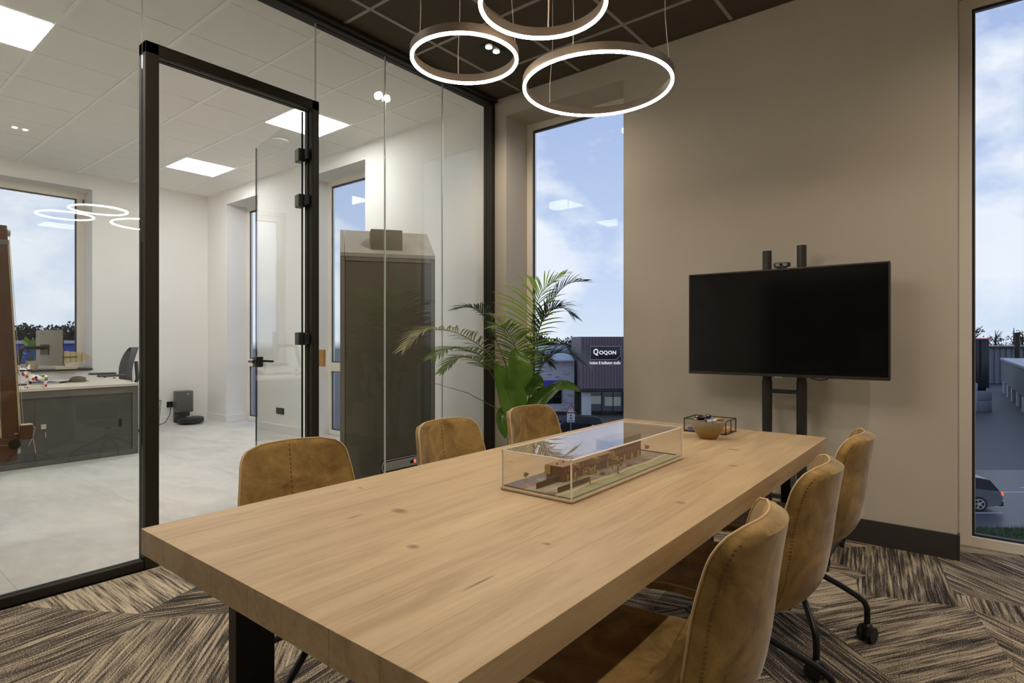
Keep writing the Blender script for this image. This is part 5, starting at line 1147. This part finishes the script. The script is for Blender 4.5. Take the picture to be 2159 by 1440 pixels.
# yard buildings through the right window
t = rib('dark_shed', 'dark ribbed shed with red roof edge seen in the right window', 'building', 34, 54.2, 66, 76, -4.4, 1.1, plain('black_cladding', srgb(44, 46, 56), 0.6), 0.6, 0.12)
MB().box((34, 65.7, 1.1), (54.2, 66, 1.25), 0, ROT).build('red_roof_edge', plain('red_edge', srgb(190, 40, 50), 0.5), t, smooth=False)
MB().box((34, 66.2, GZ), (54.0, 76, -4.4), 0, ROT).build('shed_base', M['darksteel'], t, smooth=False)
t = thing('white_portal', 'pale concrete portal and wall in front of the dark shed', 'wall', out(49, 62, GZ))
MB().box((44, 62, -4.4), (49.7, 62.6, -3.55), 0.02, ROT).build('lintel', M['paintw'], t); MB().box((48.9, 62, GZ), (49.7, 62.6, -4.4), 0.02, ROT).build('portal_pillar', M['paintw'], t)
for i, z_ in enumerate((GZ, GZ+1.2)): MB().box((49.75, 62.1, z_+0.01), (51.3, 62.5, z_+(1.18 if i == 0 else 1.0)), 0.02, ROT).build('wall_slab', plain('concrete', srgb(150, 156, 162), 0.8), t)
t = rib('grey_warehouse', 'grey corrugated warehouse at the back of the yard', 'building', 76, 130, 100, 116, -6.5, -0.4, plain('grey_cladding', srgb(112, 118, 128), 0.6), 1.0, 0.15)
MB().box((75.5, 99.5, -0.4), (131, 116, -0.1), 0, ROT).build('roof_edge', M['darksteel'], t, smooth=False)
t = thing('long_hall', 'long grey-green hall running along the right side of the yard', 'building', out(50, 44, GZ))
LH = ROT @ Matrix.Translation((72.5, 86, 0)) @ Matrix.Rotation(radians(-36.8), 4, 'Z')
hm = plain('green_grey_cladding', srgb(98, 108, 110), 0.6)
MB().box((0, -62, -5.0), (14, 0, -1.9), 0, LH).build('upper_cladding', hm, t, smooth=False); MB().box((0.2, -62, GZ), (13.8, -0.2, -5.0), 0, LH).build('brick_base', plain('dark_brick', srgb(60, 56, 58), 0.8), t, smooth=False)
MB().box((-0.2, -62.2, -1.9), (14.2, 0.2, -1.65), 0, LH).build('roof', M['roofm'], t, smooth=False)
for k in range(8): MB().box((-0.06, -50+k*6.5, GZ), (0.2, -48.6+k*6.5, -5.0), 0, LH).build('hall_door', M['paintw'], t, smooth=False)
# far sheds seen over the desk
t = thing('blue_shed', 'blue industrial shed far away seen over the office desk', 'building', (-90, 18, GZ))
MB().box((-98, 8, GZ), (-90, 40, 0.6), 0).build('shed_walls', plain('blue_cladding', srgb(62, 84, 176), 0.5), t, smooth=False); MB().box((-98.5, 7.5, 0.6), (-89.5, 40.5, 0.95)).build('shed_roof', M['paintw'], t, smooth=False)
for k in range(6): MB().box((-90.05, 10+k*5, GZ+2.5), (-89.95, 13+k*5, GZ+4.5)).build('shed_window', M['paintw'], t, smooth=False)

# trees
ORD = ['first', 'second', 'third', 'fourth', 'fifth', 'sixth', 'seventh', 'eighth', 'ninth', 'tenth']
M['farleaf'] = plain('far_foliage', srgb(64, 66, 58), 0.95, var=0.35, vs=1.2); M['bark'] = plain('bark', srgb(56, 50, 46), 0.9)
def tree(label, x, y, ground, h_, w_, seed, n=420, leaf=0.5):
    rr = random.Random(seed); t = thing('tree', label, 'tree', (x, y, ground), group='trees on the horizon')
    mb = MB().tube([(x, y, ground), (x+0.1, y, ground+h_*0.5), (x, y+0.1, ground+h_*0.9)], [0.035*h_, 0.02*h_, 0.005*h_], 6)
    for k in range(12):
        a = rr.random()*6.28; z0 = ground+h_*rr.uniform(.35, .8); mb.tube([(x, y, z0), (x+cos(a)*w_*0.4, y+sin(a)*w_*0.4, z0+h_*0.15)], [0.010*h_, 0.003*h_], 4)
    mb.build('trunk', M['bark'], t)
    mb = MB()
    cl_ = [(x+rr.uniform(-.32, .32)*w_, y+rr.uniform(-.32, .32)*w_, ground+h_*rr.uniform(.45, .85)) for _ in range(9)]
    for k in range(n):
        c = rr.choice(cl_); q = Vector((rr.gauss(0, 1), rr.gauss(0, 1), rr.gauss(0, .8))); q.normalize(); q *= rr.random()**0.4*w_*0.26
        p = Vector(c)+q; u = Vector((rr.uniform(-1, 1), rr.uniform(-1, 1), rr.uniform(-1, 1))).normalized()*leaf; v_ = u.cross(Vector((rr.uniform(-1, 1), rr.uniform(-1, 1), rr.uniform(-1, 1)))).normalized()*leaf*0.7
        mb.add([p, p+u, p+u*.6+v_, p+v_], [(0, 1, 2, 3)])
    o_ = mb.build('crown', M['farleaf'], t, fix=False, smooth=False); return t
for i, (r, d, h_, w_) in enumerate(((3.2, 105, 8.8, 7), (6.5, 110, 9.2, 8), (9.5, 108, 8.6, 7), (13.0, 112, 8.4, 8), (16.5, 110, 8.3, 8), (20, 112, 8.6, 8))):
    p = FW*d+RT*r; tree('dark tree on the horizon behind the white brick hall, '+ORD[i]+' from the left', p.x, p.y, GZ, h_, w_*0.62, 20+i, 1100, 0.36)
for i, (r, d, h_, w_) in enumerate(((96, 121, 11.6, 5.0), (101.5, 122, 10.6, 3.6), (104.5, 121, 11.2, 4.4), (108, 123, 10.6, 4.0), (115, 128, 9.0, 6), (122, 130, 8.4, 6))):
    p = FW*d+RT*r; tree('thin tree rising over the roofs in the right window, '+ORD[i]+' from the left', p.x, p.y, GZ, h_, w_*0.8, 40+i, 170, 0.32)
for i in range(9):
    tree('dark tree in the row far beyond the office window, '+ORD[i]+' from the left', -104-2*(i % 3), 10+i*4.0, GZ, 9.9+(i*37 % 10)*0.14, 5.6, 60+i, 1500, 0.42)
t = thing('chimney', 'small dark chimney on the horizon in the right window', 'chimney', out(83, 96, 0)); MB().cyl(out(83.5, 96, GZ), out(83.5, 96, 1.95), 0.35, n=12).build('chimney_shaft', M['black'], t); MB().cyl(out(83.5, 96, 1.95), out(83.5, 96, 2.2), 0.45, n=12).build('chimney_cap', M['black'], t)

# dark shelving on the wall behind the camera, mirrored in the screen
bk = thing('bookcase', 'tall dark shelving against the wall behind the camera', 'bookcase', (-1.4, SY+0.2, 0))
for xa in (-2.45, -1.45, -0.47): bx((xa, SY+0.005, 0), (xa+0.04, SY+0.38, 2.1), 0.002).build('upright', M['black'], bk)
for z_ in (0.08, 0.5, 0.95, 1.4, 2.06): bx((-2.41, SY+0.005, z_), (-0.47, SY+0.378, z_+0.035), 0.002).build('shelf', M['black'], bk)
bx((-2.44, SY+0.004, 0.05), (-0.46, SY+0.02, 2.09)).build('back_panel', M['black'], bk)
for i, (xa, z_, w_, h_, c) in enumerate(((-1.2, 0.985, 0.22, 0.26, (150, 120, 84)), (-0.85, 0.535, 0.25, 0.2, (120, 112, 100)), (-2.2, 0.985, 0.3, 0.2, (60, 70, 50)), (-2.0, 0.535, 0.4, 0.3, (70, 50, 44)))):
    o = bx((xa, SY+0.1, z_+0.001), (xa+w_, SY+0.32, z_+h_), 0.01).build('storage_box', plain('box_cloth_%d' % i, srgb(*c), 0.8)); tag(o, ['tan', 'grey', 'olive', 'dark brown'][i]+' storage box on the dark shelving behind the camera', 'box')
